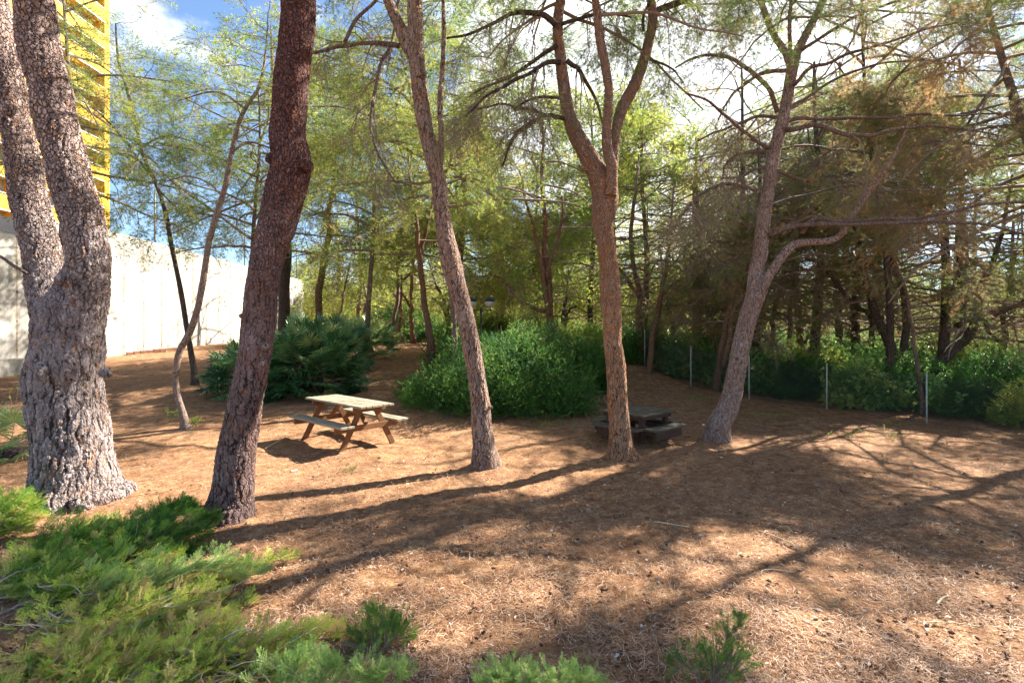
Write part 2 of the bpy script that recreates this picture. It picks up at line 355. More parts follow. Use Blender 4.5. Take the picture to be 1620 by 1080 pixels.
def foliate(acc, limbs, rng, tm, dens=1., tlen=(.8, 1.6), sp=.5, tint=(.3, .2), bare=0., start=.25, sides=4, droop=.15, up=.1, prune=True, second=.32, leaf_mi=0, tw_mi=1, keepbare=True):
    """limbs: list of (pts(n,3), r0, r1). adds secondary branches and sprays"""
    PP, DD, SS, TT, BB = [], [], [], [], []
    for pts, r0, r1 in limbs:
        pts = np.asarray(pts); seg = np.linalg.norm(np.diff(pts, axis=0), axis=1); Ln = seg.sum(); cum = np.concatenate([[0], np.cumsum(seg)]) / Ln
        nb = max(2, int(Ln / second * 2.1 * dens * (1 - start))); ts = np.sort(rng.uniform(start, 1, nb)); ts[-1] = .99
        lt = rng.normal() * .10
        for t in ts:
            p = np.array([np.interp(t, cum, pts[:, k]) for k in range(3)]); p2 = np.array([np.interp(min(1, t + .05), cum, pts[:, k]) for k in range(3)]); p1 = np.array([np.interp(max(0, t - .05), cum, pts[:, k]) for k in range(3)])
            d = unit(p2 - p1); sd = side_dirs(d[None], rng, 1, 1.0, up)[0] if t < .985 else d
            ln = rng.uniform(*tlen) * (1.05 - .45 * t) * min(1., .45 + Ln / 4); m = 5
            cur = [p]; dd = sd.copy()
            for q in range(m): dd = unit(dd + rng.normal(size=3) * .16 + np.array([0, 0, -droop])); cur.append(cur[-1] + dd * ln / m)
            cur = np.array(cur)
            if prune and not lit_keep(cur[2:5], rng).all() and rng.random() < .9: continue
            rr = (r0 + (r1 - r0) * t) * .42; rr = min(rr, .016)
            tube(acc, cur, np.linspace(max(rr, .0045), .003, m + 1), 3 if rr < .008 else sides, tw_mi)
            isb = rng.random() < bare
            ns = max(2, int(ln / .085 * dens)); u = .25 + .75 * rng.random(ns) ** .65; u[0] = 1.
            a = np.minimum((u * m).astype(int), m - 1); f = (u * m - a)[:, None]; pp = cur[a] * (1 - f) + cur[a + 1] * f; ddir = unit(cur[a + 1] - cur[a])
            ax = side_dirs(ddir, rng, ns, .75, up); ax[0] = ddir[0]
            PP.append(pp); DD.append(ax); SS.append(rng.uniform(.65, 1.15, ns) * sp); BB.append(np.full(ns, isb)); TT.append(np.full(ns, lt) + tint[0] + rng.normal(size=ns) * tint[1])
    if not PP: return
    PP = np.vstack(PP); DD = np.vstack(DD); SS = np.concatenate(SS); TT = np.concatenate(TT); BB = np.concatenate(BB)
    if prune:
        k = lit_keep(PP, rng) & open_view(PP); PP, DD, SS, TT, BB = PP[k], DD[k], SS[k], TT[k], BB[k]
    place_sprays(acc, tm, PP[~BB], DD[~BB], SS[~BB], TT[~BB], rng)
    kb = np.where(BB)[0]; kb = kb[rng.random(len(kb)) < .55]; place_sprays(acc, SP_BARE, PP[kb], DD[kb], SS[kb] * 1.1, TT[kb], rng)
def auto_limbs(trunk, n, z0, Rr, rng, rise=(.0, .5), r0=.05, seg=8, azs=None, droop=.06, up_end=0.):
    """limbs leaving a trunk polyline above height fraction z0"""
    out = []; trunk = np.asarray(trunk)
    for k in range(n):
        f = z0 + (1 - z0) * ((k + rng.random()) / n); i = f * (len(trunk) - 1); a = int(min(i, len(trunk) - 2)); p = trunk[a] * (1 - (i - a)) + trunk[a + 1] * (i - a)
        az = rng.uniform(0, 2 * np.pi) if azs is None else azs[0] + rng.uniform(-1, 1) * azs[1]
        if azs is None: az = k * 2.4 + rng.uniform(-.5, .5)
        ln = Rr * rng.uniform(.65, 1.1) * (1.12 - .6 * (f - z0) / (1 - z0 + 1e-6)); e = rng.uniform(*rise) + .5 * max(0, (f - z0) / (1 - z0) - .5)
        d = np.array([math.cos(az) * math.cos(e), math.sin(az) * math.cos(e), math.sin(e)]); pts = [p[:3]]
        for q in range(seg):
            d = unit(d + rng.normal(size=3) * .11 + np.array([0, 0, -droop + up_end * q / seg])); pts.append(pts[-1] + d * ln / seg)
        out.append((np.array(pts), r0 * (1.1 - .6 * f), r0 * .25))
    return out
def wobble(pts, rng, amp):
    """finer irregular bends on a smooth polyline"""
    n = len(pts); o = rng.normal(size=(n, 3))
    for _ in range(2): o[1:-1] = (o[:-2] + 2 * o[1:-1] + o[2:]) / 4
    o[0] = 0; o[-1] *= .5
    return pts + o * amp

# ------------------------------------------------------------------ ground sheet
def make_ground():
    def axis(segs):
        a = []
        for lo_, hi, st in segs: a += list(np.arange(lo_, hi, st))
        a.append(segs[-1][1]); return np.array(a)
    xs = axis([(-900, -120, 60), (-120, -40, 8), (-40, -14, 1.), (-14, -6, .25), (-6, 7, .05), (7, 14, .14), (14, 40, 1.), (40, 120, 8), (120, 900, 60)])
    ys = axis([(-60, -8, 6), (-8, 0, 1), (0, 1.5, .2), (1.5, 9, .045), (9, 15, .1), (15, 30, .3), (30, 60, 2), (60, 140, 8), (140, 1500, 70)])
    X, Y = np.meshgrid(xs, ys); Z = ground(X, Y)
    g = np.random.default_rng(5)
    # little heaps of needles
    near = np.exp(-((Y - 5) / 7.) ** 2) * np.clip(1 - np.abs(X) / 12, 0, 1)
    rough = np.zeros_like(Z)
    for sc_, am in ((1.1, .012), (2.9, .006), (7., .006), (17., .006)):
        for k in range(7):
            th = g.uniform(0, np.pi); rough += am / 2.2 * np.sin((X * math.cos(th) + Y * math.sin(th)) * sc_ * 2 * g.uniform(.7, 1.4) + g.uniform(0, 6.3) + 1.3 * np.sin((X * math.sin(th) - Y * math.cos(th)) * sc_ * .9))
    Z = Z + rough * np.clip(near, .0, 1) + g.normal(size=Z.shape) * .0035 * near
    a = Acc(); ny, nx = X.shape; i = np.arange(ny - 1)[:, None] * nx; j = np.arange(nx - 1)[None]
    F = np.stack([i + j, i + j + 1, i + nx + j + 1, i + nx + j], -1).reshape(-1, 4)
    a.add(np.stack([X, Y, Z], -1).reshape(-1, 3), F)
    m, t, o = mat('pine_needle_litter'); tcd = N(t, 'ShaderNodeTexCoord').outputs['Object']
    n1 = noise(t, tcd, .55, 6, .6); n2 = noise(t, tcd, 5., 6, .65); n3 = noise(t, tcd, 55., 5, .7)
    st1 = noise(t, mapping(t, tcd, (1, .25, 1)), 110., 3, .6, 1.2); st2 = noise(t, mapping(t, tcd, (.25, 1, 1)), 120., 3, .6, 1.2)
    c = ramp(t, [(.30, (.15, .062, .028)), (.45, (.31, .15, .068)), (.58, (.45, .25, .122)), (.75, (.58, .38, .21))], n2.outputs['Fac'])
    c = mixc(t, maprange(t, n1.outputs['Fac'], .4, .66, 0., .6), c, (.38, .21, .115))
    n4 = noise(t, tcd, 13., 5, .75, .5); c = mixc(t, maprange(t, n4.outputs['Fac'], .52, .40, 0., .62), c, (.13, .055, .028)); c = mixc(t, maprange(t, n4.outputs['Fac'], .58, .70, 0., .5), c, (.62, .44, .27))
    n5 = noise(t, tcd, 1.7, 4, .6); c = mixc(t, maprange(t, n5.outputs['Fac'], .50, .38, 0., .35), c, (.20, .095, .055))
    sm = math_(t, 'MAXIMUM', maprange(t, st1.outputs['Fac'], .55, .72), maprange(t, st2.outputs['Fac'], .55, .72))
    c = mixc(t, math_(t, 'MULTIPLY', sm, .5), c, (.56, .38, .24))
    c = mixc(t, maprange(t, n3.outputs['Fac'], .46, .33, 0., .8), c, (.07, .036, .022))
    vor = N(t, 'ShaderNodeTexVoronoi'); vor.inputs['Scale'].default_value = 16.; L(t, tcd, vor.inputs['Vector'])
    sp_ = N(t, 'ShaderNodeSeparateColor'); L(t, vor.outputs['Color'], sp_.inputs[0])
    c = mixc(t, math_(t, 'MULTIPLY', maprange(t, vor.outputs['Distance'], .26, .18), maprange(t, sp_.outputs[0], .80, .82)), c, (.10, .055, .038))
    c = mixc(t, math_(t, 'MULTIPLY', maprange(t, vor.outputs['Distance'], .20, .12), maprange(t, sp_.outputs[1], .93, .95)), c, (.55, .45, .36))
    h = math_(t, 'ADD', math_(t, 'ADD', math_(t, 'MULTIPLY', n3.outputs['Fac'], .6), math_(t, 'MULTIPLY', sm, .5)), n4.outputs['Fac'])
    bsdf(t, o, c, .95, .1, bump(t, h, 1., .02))
    tag(a.build('ground', m, smooth=True), kind='structure')
make_ground()

# loose needles, cones, leaves on the ground (uncountable)
def litter():
    g = np.random.default_rng(9); n = 190000
    d = 1 / g.uniform(1 / 11., 1 / 1.9, n); x = g.uniform(-1.12, 1.12, n) * d; y = d
    keep = g.random(n) < .55 + .45 * np.sin(x * 3.1 + np.sin(y * 2.3) * 2) * np.sin(y * 3.7 + x); x, y = x[keep], y[keep]; n = len(x)
    z = ground(x, y) + .012 + g.uniform(-.012, .018, n) + .03 * np.exp(-((y - 5) / 7) ** 2) * g.random(n) * .3
    th = g.uniform(0, 2 * np.pi, n); ln = g.uniform(.03, .075, n); w = g.uniform(.0010, .0019, n)
    dx = np.stack([np.cos(th), np.sin(th), g.normal(size=n) * .22], -1) * ln[:, None] / 2; sd = np.stack([-np.sin(th), np.cos(th), np.zeros(n)], -1) * w[:, None]
    c = np.stack([x, y, z], -1); bend = np.stack([-np.sin(th), np.cos(th), np.zeros(n)], -1) * (g.normal(size=n) * .008)[:, None] + np.array([0, 0, .004])
    v = np.stack([c - dx - sd, c - dx + sd, c + bend + sd, c + bend - sd, c + dx + sd * .6, c + dx - sd * .6], 1).reshape(-1, 3)
    k = np.arange(n)[:, None] * 6; F = np.concatenate([k + np.array([[0, 1, 2, 3]]), k + np.array([[3, 2, 4, 5]])])
    ti = g.random(n); a = Acc(); a.add(v, F, 0, np.concatenate([ti, ti]))
    m = leafmat('fallen_needles', [(.12, .055, .032), (.26, .13, .07), (.42, .24, .14), (.56, .37, .24), (.70, .54, .40)], .12, .7, .2)
    tag(a.build('fallen_needles', m), kind='stuff')
    # leaves / bark flakes
    a = Acc(); n = 3200; d = 1 / g.uniform(1 / 13., 1 / 2., n); x = g.uniform(-1.1, 1.1, n) * d
    for i in range(n):
        s = g.uniform(.008, .021) * (1 + .03 * d[i]); az = g.uniform(0, 6.3); tl = g.normal() * .45
        v = np.array([[-1, 0, 0], [-.3, .5, .25], [.5, .42, .3], [1, 0, .1], [.4, -.45, .2], [-.4, -.4, .3]]) * s
        v = v @ rotx(tl).T @ rotz(az).T + np.array([x[i], d[i], float(ground(x[i], d[i])) + .022])
        a.add(v, [[0, 1, 2, 3], [0, 3, 4, 5]], 0, g.random() ** 1.5)
    m = leafmat('dry_leaves', [(.10, .055, .035), (.26, .13, .07), (.42, .24, .13), (.55, .40, .28), (.66, .58, .50)], .1, .6, .25)
    tag(a.build('dry_leaves', m), kind='stuff')
    # cones: little scaly ovoids
    a = Acc(); n = 620; d = 1 / g.uniform(1 / 14., 1 / 2.2, n); x = g.uniform(-1.1, 1.1, n) * d
    for i in range(n):
        s = g.uniform(.007, .021); M_ = rotz(g.uniform(0, 6.3)) @ roty(g.normal() * .3 + 1.4)
        rows = 6; vs = []; 
        for r in range(rows):
            t = r / (rows - 1); rad = math.sin(.25 + t * 2.6) * .62 * s * (1.18 if r % 2 else .8)
            for q in range(7): an = q * .898 + r * .45; vs.append([math.cos(an) * rad, math.sin(an) * rad, (t - .5) * 2.2 * s])
        vs = np.array(vs) @ M_.T + np.array([x[i], d[i], float(ground(x[i], d[i])) + s * .5 + .012])
        F = [[r * 7 + q, r * 7 + (q + 1) % 7, (r + 1) * 7 + (q + 1) % 7, (r + 1) * 7 + q] for r in range(rows - 1) for q in range(7)]
        a.add(vs, F, 0, g.random())
    m = leafmat('fallen_cones', [(.06, .035, .025), (.12, .065, .04), (.20, .11, .07)], 0., .8, .2)
    tag(a.build('fallen_cones', m), kind='stuff')
litter()

# ------------------------------------------------------------------ hero pines
def path3(tr_pts, d0, d1=None, n=40):
    """photo trace (px, py, width) -> smooth world polyline with radii; d0..d1 distance from camera"""
    d1 = d0 if d1 is None else d1
    q = np.array(tr_pts, float); L_ = np.concatenate([[0], np.cumsum(np.hypot(np.diff(q[:, 0]), np.diff(q[:, 1])))]); L_ /= L_[-1]
    w = np.array([tr(a, b, c, d0 + (d1 - d0) * l) for (a, b, c), l in zip(q, L_)])
    return cr_spline(w, n)
def hero(label, base, stems, limbs, bk, group=None, voxel=.018, sides=28, lump=.04, seed=1, stubs=(), foliage=None, flare=1.38, name='pine_tree', limb_bark=None):
    rng = np.random.default_rng(seed)
    root = thing(name, tuple(base), label, 'tree', group)
    a = Acc()
    for i, s in enumerate(stems):
        s = s.copy()
        if i == 0 or s[0][2] < base[2] + .15:
            hgt = s[:, 2] - base[2]; s[:, 3] *= 1 + (flare - 1) * np.exp(-np.clip(hgt, 0, 9) / .14)
            s = np.vstack([[s[0][0], s[0][1], base[2] - .25, s[0][3] * 1.02], s])
        pts = s[:, :3].copy(); pts[1:] = wobble(pts[1:], rng, s[1:, 3:4].mean() * .07)
        tube(a, pts, s[:, 3], sides, cap=True, lump=lump, rng=rng)
    for (p, d, r, l) in stubs:
        p = np.array(p); d = unit(np.array(d, float)); tube(a, np.array([p, p + d * l * .6, p + d * l]), [r, r * .85, r * .6], 10, cap=True, lump=.15, rng=rng)
    t = a.build('trunk', bk, root, base, smooth=True)
    if voxel:
        m = t.modifiers.new('union', 'REMESH'); m.mode = 'VOXEL'; m.voxel_size = voxel; m.use_smooth_shade = True
        m2 = t.modifiers.new('smooth', 'SMOOTH'); m2.iterations = 2; m2.factor = .5
    lm = []
    for (pts, ) in [(l,) for l in limbs]:
        a = Acc(); pw = pts[:, :3].copy(); pw = wobble(pw, rng, .02); tube(a, pw, np.maximum(pts[:, 3], .004), 10, cap=True, lump=.06, rng=rng)
        a.build('limb', limb_bark or bk, root, base, smooth=True); lm.append((pw, pts[0][3], pts[-1][3]))
    if foliage:
        a = Acc(); foliage(a, lm, stems, rng)
        if a.n: a.build('crown', [NEEDLE if 'brown' not in (foliage.__doc__ or '') else NEEDLE_B, TWIG], root, base)
    return root
def top_trunk(s, ext, k=8):
    """continue a stem beyond its last point"""
    d = unit(s[-1][:3] - s[-4][:3]) ; d = unit(d + np.array([0, 0, .6])); q = np.linspace(0, ext, k)[1:]
    e = np.column_stack([s[-1][:3] + q[:, None] * d, np.linspace(s[-1][3], .03, k)[1:]]); return np.vstack([s, e])

def stdfol(n=14, R_=2.6, z0=.75, dens=1., tint=(.35, .22), tm=None, ext=0., limb_kw=None, rise=(.0, .6), stem=0, r0=.05, limb_dens=1., bare=.0, droop=.15, limb_tm=None, auto_kw=None, all_stems=False):
    def f(a, lm, stems, rng):
        s = stems[stem]
        al = auto_limbs(s[:, :3], n, z0, R_, rng, rise, r0) if n else []
        if all_stems:
            for q in stems[1:]: al += auto_limbs(q[:, :3], n // 2, .62, R_ * .8, rng, rise, r0 * .8)
        for pts, ra, rb in al: tube(a, pts, np.linspace(ra, rb, len(pts)), 6, 1)
        foliate(a, al, rng, tm or SP_NEAR, dens, tint=tint, **(auto_kw or {}))
        foliate(a, lm, rng, limb_tm or SP_NEAR, limb_dens, tint=tint, bare=bare, droop=droop, **(limb_kw or {}))
    return f

# T1: big double pine at the left edge
d1 = 5.75
A1 = path3([(122, 798, 150), (118, 760, 142), (112, 700, 136), (106, 640, 134), (104, 600, 136), (108, 550, 128), (112, 500, 116), (114, 470, 90), (112, 440, 50), (111, 415, 20)], d1, d1, 26)
A1b = path3([(98, 560, 80), (84, 500, 78), (72, 440, 72), (66, 400, 70), (50, 330, 68), (38, 270, 64), (26, 200, 56), (16, 140, 54), (4, 70, 52), (-10, 0, 52), (-26, -80, 46), (-40, -200, 38)], d1 + .1, d1 + .9, 60)
A1c = path3([(120, 560, 88), (134, 500, 80), (141, 440, 76), (138, 390, 75), (128, 340, 77), (115, 300, 77), (103, 250, 76), (92, 200, 76), (82, 150, 75), (72, 110, 76), (61, 60, 76), (53, 0, 72), (44, -80, 64), (30, -200, 50)], d1, d1 - .2, 60)
b1 = P(122, 796, d1); b1[2] = float(ground(b1[0], b1[1]))
l1 = [path3([(38, 108, 9), (20, 96, 8), (0, 100, 6), (-30, 90, 4)], d1 + .4, d1 + .2, 10)]
hero('massive grey twin-stemmed pine with a knotted old base, nearest the yellow tower', b1, [A1, A1b, A1c], [path3([(42, 432, 7), (24, 420, 7), (0, 405, 6), (-40, 385, 4)], d1, d1 + .3, 12)], BARK1, None, .017, 36, .05, 3,
     stubs=[(P(72, 588, d1 - .30), (-.5, -.8, .1), .13, .10), (P(98, 445, d1 - .25), (.4, -.9, .2), .07, .10), (P(22, 178, d1 + .1), (-.3, -.8, .3), .10, .1), (P(80, 735, d1 - .45), (-.1, -1, 0), .12, .06),
            (P(185, 795, d1 + .0), (1, -.2, -.6), .13, .12), (P(70, 792, d1), (-1, -.3, -.6), .13, .14), (P(130, 800, d1 - .35), (.1, -1, -.6), .14, .12), (P(168, 590, d1 - .1), (.6, -.7, .1), .08, .07)], limb_bark=BARKT)
# T2
d2 = 5.05
A2 = path3([(361, 826, 72), (368, 770, 68), (375, 710, 66), (386, 650, 60), (395, 600, 56), (404, 550, 56), (411, 500, 57), (418, 440, 54), (428, 390, 58), (441, 345, 64), (454, 290, 68), (458, 250, 66), (455, 210, 59), (459, 150, 58), (465, 100, 56), (470, 50, 57), (472, 0, 57), (470, -80, 52), (462, -220, 44), (455, -400, 34)], d2, d2 + .1, 90)
b2 = P(361, 824, d2); b2[2] = float(ground(b2[0], b2[1]))
hero('single thick leaning pine with plum-coloured flaking bark, in front of the fan palms', b2, [A2], [], BARK2, None, .014, 30, .045, 4,
     stubs=[(P(418, 548, d2 - .18), (.5, -.8, 0), .055, .05), (P(434, 452, d2 - .12), (.8, -.5, .1), .05, .05), (P(484, 262, d2 - .06), (.8, -.4, -.1), .08, .06), (P(428, 252, d2 - .05), (-.8, -.4, 0), .06, .05),
            (P(385, 500, d2 - .1), (-.8, -.4, .1), .03, .05), (P(415, 575, d2 - .2), (.3, -.9, .1), .04, .04)])
# T3
d3 = 7.2
A3 = path3([(770, 738, 38), (765, 700, 35), (760, 640, 32), (755, 600, 29), (749, 560, 30), (741, 520, 29), (731, 480, 28), (720, 440, 31), (713, 410, 34), (707, 380, 29), (701, 350, 26), (695, 300, 25), (684, 250, 26), (672, 200, 25), (664, 150, 26), (660, 100, 26), (658, 50, 26), (657, 0, 25), (655, -60, 23), (650, -160, 18), (648, -260, 10)], d3, d3 + .3, 80)
A3b = path3([(664, 125, 20), (652, 88, 22), (640, 62, 22), (628, 34, 19), (617, 10, 17), (606, -20, 15), (590, -80, 12), (570, -170, 7)], d3 + .1, d3 + .6, 26)
A3c = path3([(697, 262, 10), (698, 215, 10), (696, 180, 10), (697, 148, 10), (700, 110, 9), (702, 60, 8), (701, 0, 7), (704, -80, 5)], d3 + .15, d3 + .4, 26)
b3 = P(768, 736, d3); b3[2] = float(ground(b3[0], b3[1]))
l3 = [path3([(632, 73, 8), (600, 70, 7), (568, 68, 6), (540, 70, 6), (505, 80, 5), (470, 95, 3)], d3 + .2, d3 - .4, 16),
      path3([(619, 76, 8), (606, 95, 7), (598, 120, 6), (592, 150, 6), (586, 190, 5), (590, 225, 4), (606, 262, 4), (625, 290, 3)], d3 + .3, d3 - .2, 20),
      path3([(545, 68, 6), (560, 40, 6), (580, 15, 5), (600, -5, 5), (620, -40, 4)], d3 - .1, d3 + .2, 12),
      path3([(706, 420, 6), (730, 390, 4), (760, 380, 3), (790, 350, 3)], d3 + .1, d3 + .9, 12)]
hero('slender leaning tan pine in front of the large round shrub, trunk forking high up', b3, [A3, A3b, A3c], l3[:3], BARK3, None, .011, 22, .05, 5,
     stubs=[(P(762, 548, d3 - .02), (1, -.2, .2), .018, .10), (P(746, 522, d3 - .12), (.1, -1, .1), .03, .03), (P(775, 644, d3 - .03), (.9, -.4, 0), .03, .05)],
     foliage=stdfol(18, 2.6, .78, .9, (.35, .25), limb_dens=1.2, bare=.45, droop=.35, limb_kw=dict(tlen=(.5, 1.1), start=.15), limb_tm=SP_SPARSE), limb_bark=BARKT)
# T4
d4 = 7.6
A4 = path3([(985, 722, 40), (982, 700, 35), (978, 640, 33), (974, 580, 32), (969, 540, 30), (968, 500, 32), (966, 470, 34), (964, 430, 31), (958, 380, 30), (955, 350, 34), (957, 325, 41), (957, 300, 42), (946, 275, 34), (928, 242, 28), (913, 216, 26), (899, 180, 21), (892, 140, 20), (887, 100, 18), (883, 60, 17), (882, 35, 17), (887, 0, 16), (892, -60, 14), (890, -150, 9)], d4, d4 + .3, 90)
A4b = path3([(965, 310, 22), (968, 285, 20), (968, 262, 18), (961, 235, 17), (960, 200, 15), (963, 150, 14), (957, 100, 15), (949, 60, 14), (945, 20, 14), (942, 0, 12), (940, -60, 10), (946, -150, 6)], d4 - .05, d4 - .5, 44)
A4c = path3([(966, 290, 18), (971, 262, 14), (972, 235, 15), (975, 205, 16), (985, 170, 19), (999, 145, 19), (1010, 120, 19), (1019, 95, 18), (1028, 60, 16), (1033, 30, 16), (1030, 0, 14), (1030, -60, 12), (1040, -160, 7)], d4 + .05, d4 + .7, 44)
b4 = P(985, 721, d4); b4[2] = float(ground(b4[0], b4[1]))
l4 = [path3([(880, 40, 10), (862, 26, 9), (840, 22, 8), (810, 23, 7), (775, 40, 5), (735, 55, 4), (708, 60, 3)], d4 + .1, d4 - .5, 18),
      path3([(886, 98, 8), (862, 102, 7), (835, 118, 6), (800, 133, 5), (765, 155, 4), (735, 185, 3)], d4 + .1, d4 - .8, 18),
      path3([(881, 72, 7), (855, 88, 6), (825, 112, 5), (790, 128, 4), (745, 150, 3)], d4 + .1, d4 + .9, 16),
      path3([(893, 188, 7), (875, 184, 7), (860, 184, 6), (838, 196, 6), (818, 212, 5), (802, 240, 4), (795, 265, 3)], d4 + .1, d4 - .4, 18),
      path3([(868, 184, 5), (845, 176, 5), (825, 172, 4), (790, 165, 3), (750, 172, 3)], d4, d4 + .7, 14),
      path3([(884, 155, 5), (862, 154, 4), (835, 160, 4), (812, 175, 3)], d4, d4 - .5, 10),
      path3([(897, 96, 8), (912, 106, 7), (924, 122, 6), (936, 148, 5), (950, 178, 4), (956, 200, 3)], d4 + .1, d4 + .5, 14),
      path3([(890, 38, 6), (912, 32, 6), (935, 26, 5), (965, 20, 4), (1000, 28, 3)], d4 + .1, d4 + .7, 12),
      path3([(1030, 20, 9), (1048, 12, 10), (1075, 3, 10), (1110, -14, 8), (1150, -30, 5)], d4 + .6, d4 + .4, 12),
      path3([(1018, 50, 5), (1018, 30, 5), (1024, 12, 4), (1040, -10, 3)], d4 + .5, d4 + .3, 8),
      path3([(1018, 90, 4), (1040, 98, 4), (1065, 112, 3), (1080, 130, 2)], d4 + .5, d4 + .9, 10)]
hero('orange-barked pine splitting into three stems, beside the sunken square table', b4, [A4, A4b, A4c], l4, BARK4, None, .011, 22, .05, 6,
     stubs=[(P(928, 268, d4), (-1, -.2, .1), .045, .11), (P(944, 483, d4 - .1), (-.9, -.3, 0), .03, .05), (P(936, 327, d4 - .1), (-.9, -.2, .1), .04, .04)],
     foliage=stdfol(14, 2.6, .80, .8, (.3, .2), all_stems=True, limb_dens=1.5, bare=.62, droop=.3, limb_kw=dict(tlen=(.5, 1.25), start=.12, up=-.1), limb_tm=SP_SPARSE), limb_bark=BARKD)
# T5
d5 = 8.95
A5 = path3([(1134, 697, 37), (1138, 670, 37), (1149, 650, 35), (1159, 620, 33), (1167, 580, 31), (1175, 540, 30), (1184, 500, 31), (1194, 470, 31), (1197, 430, 27), (1203, 400, 26), (1206, 370, 24), (1209, 340, 23), (1216, 300, 22), (1223, 250, 22), (1231, 220, 22), (1236, 200, 23), (1243, 170, 21), (1250, 130, 20), (1254, 105, 20), (1262, 80, 17), (1275, 55, 15), (1290, 28, 14), (1303, 0, 13), (1318, -50, 11), (1335, -130, 7)], d5, d5 + .2, 90)
A5b = path3([(1190, 500, 20), (1204, 462, 20), (1214, 440, 18), (1230, 416, 16), (1246, 396, 17), (1258, 386, 15), (1280, 383, 14), (1305, 382, 13), (1328, 374, 13), (1340, 355, 12), (1356, 330, 11), (1372, 306, 12), (1390, 284, 10), (1405, 262, 8), (1420, 235, 6), (1440, 190, 4)], d5, d5 - .6, 50)
A5c = path3([(1252, 112, 14), (1244, 85, 13), (1230, 65, 12), (1219, 45, 11), (1212, 25, 11), (1203, 0, 10), (1190, -50, 8), (1180, -120, 5)], d5 + .1, d5 + .6, 20)
A5d = path3([(1252, 105, 9), (1250, 70, 8), (1249, 35, 8), (1252, 0, 7), (1258, -60, 5)], d5 - .1, d5 - .7, 14)
b5 = P(1134, 696, d5); b5[2] = float(ground(b5[0], b5[1]))
l5 = [path3([(1216, 373, 10), (1235, 364, 10), (1265, 357, 9), (1300, 355, 9), (1345, 356, 8), (1400, 353, 8), (1460, 352, 7), (1530, 351, 6), (1590, 360, 5), (1640, 372, 4)], d5, d5 - 2.2, 30),
      path3([(1268, 370, 9), (1282, 352, 10), (1300, 346, 9), (1340, 350, 8), (1390, 348, 8), (1440, 348, 8), (1480, 340, 7), (1530, 328, 7), (1580, 322, 6), (1640, 318, 5)], d5 - .1, d5 - 1.8, 30),
      path3([(1243, 206, 10), (1262, 202, 9), (1290, 199, 9), (1320, 208, 9), (1350, 214, 8), (1385, 213, 7), (1420, 205, 6), (1470, 200, 6), (1530, 205, 4), (1580, 215, 3)], d5, d5 - 1.6, 28),
      path3([(1248, 192, 7), (1270, 186, 7), (1310, 187, 6), (1360, 188, 6), (1405, 186, 5), (1450, 180, 5), (1520, 184, 4), (1600, 180, 3)], d5 + .1, d5 + .9, 26),
      path3([(1256, 135, 7), (1280, 108, 7), (1310, 100, 6), (1350, 82, 6), (1400, 70, 5), (1460, 48, 4), (1520, 35, 3)], d5, d5 - 1.2, 22),
      path3([(1248, 170, 6), (1275, 155, 6), (1310, 132, 5), (1350, 112, 5), (1400, 98, 4), (1470, 96, 3)], d5 + .1, d5 + .8, 20),
      path3([(1268, 80, 7), (1290, 66, 6), (1320, 45, 6), (1355, 25, 5), (1400, 8, 4), (1460, -15, 3)], d5, d5 - .8, 18),
      path3([(1230, 178, 8), (1222, 155, 8), (1210, 135, 8), (1195, 118, 8), (1172, 102, 7), (1150, 90, 6), (1122, 86, 5), (1095, 94, 4), (1068, 108, 3)], d5, d5 - .7, 24),
      path3([(1243, 112, 8), (1215, 114, 7), (1190, 124, 6), (1168, 142, 5), (1150, 162, 4), (1136, 190, 3)], d5, d5 + .6, 18),
      path3([(1228, 186, 6), (1200, 184, 6), (1175, 192, 5), (1145, 204, 4), (1105, 222, 3)], d5, d5 - .4, 16),
      path3([(1216, 234, 7), (1195, 222, 6), (1170, 202, 6), (1142, 178, 5), (1112, 156, 4), (1085, 148, 3)], d5 - .1, d5 - .9, 20),
      path3([(1212, 242, 7), (1190, 240, 6), (1165, 244, 5), (1148, 262, 4), (1142, 285, 3)], d5 + .1, d5 + .5, 14),
      path3([(1203, 306, 7), (1180, 297, 7), (1150, 292, 6), (1122, 300, 5), (1098, 318, 4), (1075, 345, 3)], d5, d5 - .7, 18),
      path3([(1209, 264, 5), (1190, 268, 5), (1172, 282, 4), (1160, 300, 3)], d5, d5 - .3, 10),
      path3([(1230, 270, 6), (1255, 280, 6), (1285, 286, 5), (1325, 284, 4), (1380, 290, 3), (1430, 288, 3)], d5, d5 + .8, 16),
      path3([(1385, 304, 5), (1420, 302, 4), (1470, 300, 3), (1520, 292, 3)], d5 - .5, d5 - .9, 10)]
def fol5(a, lm, stems, rng):
    "brown"
    al = auto_limbs(stems[0][:, :3], 8, .80, 3.0, rng, (0, .5), .028) + auto_limbs(stems[2][:, :3], 7, .4, 2.2, rng, (0, .5), .03) + auto_limbs(stems[3][:, :3], 6, .4, 2.0, rng, (0, .5), .03)
    for pts, ra, rb in al: tube(a, pts, np.linspace(ra, rb, len(pts)), 6, 1)
    foliate(a, al, rng, SP_NEAR, .9, tint=(.3, .2), bare=.2)
    foliate(a, lm[2:7] + lm[14:], rng, SP_NEAR, 1.15, tint=(.72, .25), tlen=(.5, 1.3), droop=.4, bare=.3, up=-.1)
    foliate(a, lm[0:2], rng, SP_BARE, .9, tint=(.9, .2), tlen=(.3, .8), droop=.2, bare=.0, start=.45)
    foliate(a, lm[7:14], rng, SP_SPARSE, 1.5, tint=(.5, .25), tlen=(.5, 1.2), droop=.35, bare=.5, start=.15, up=-.1)
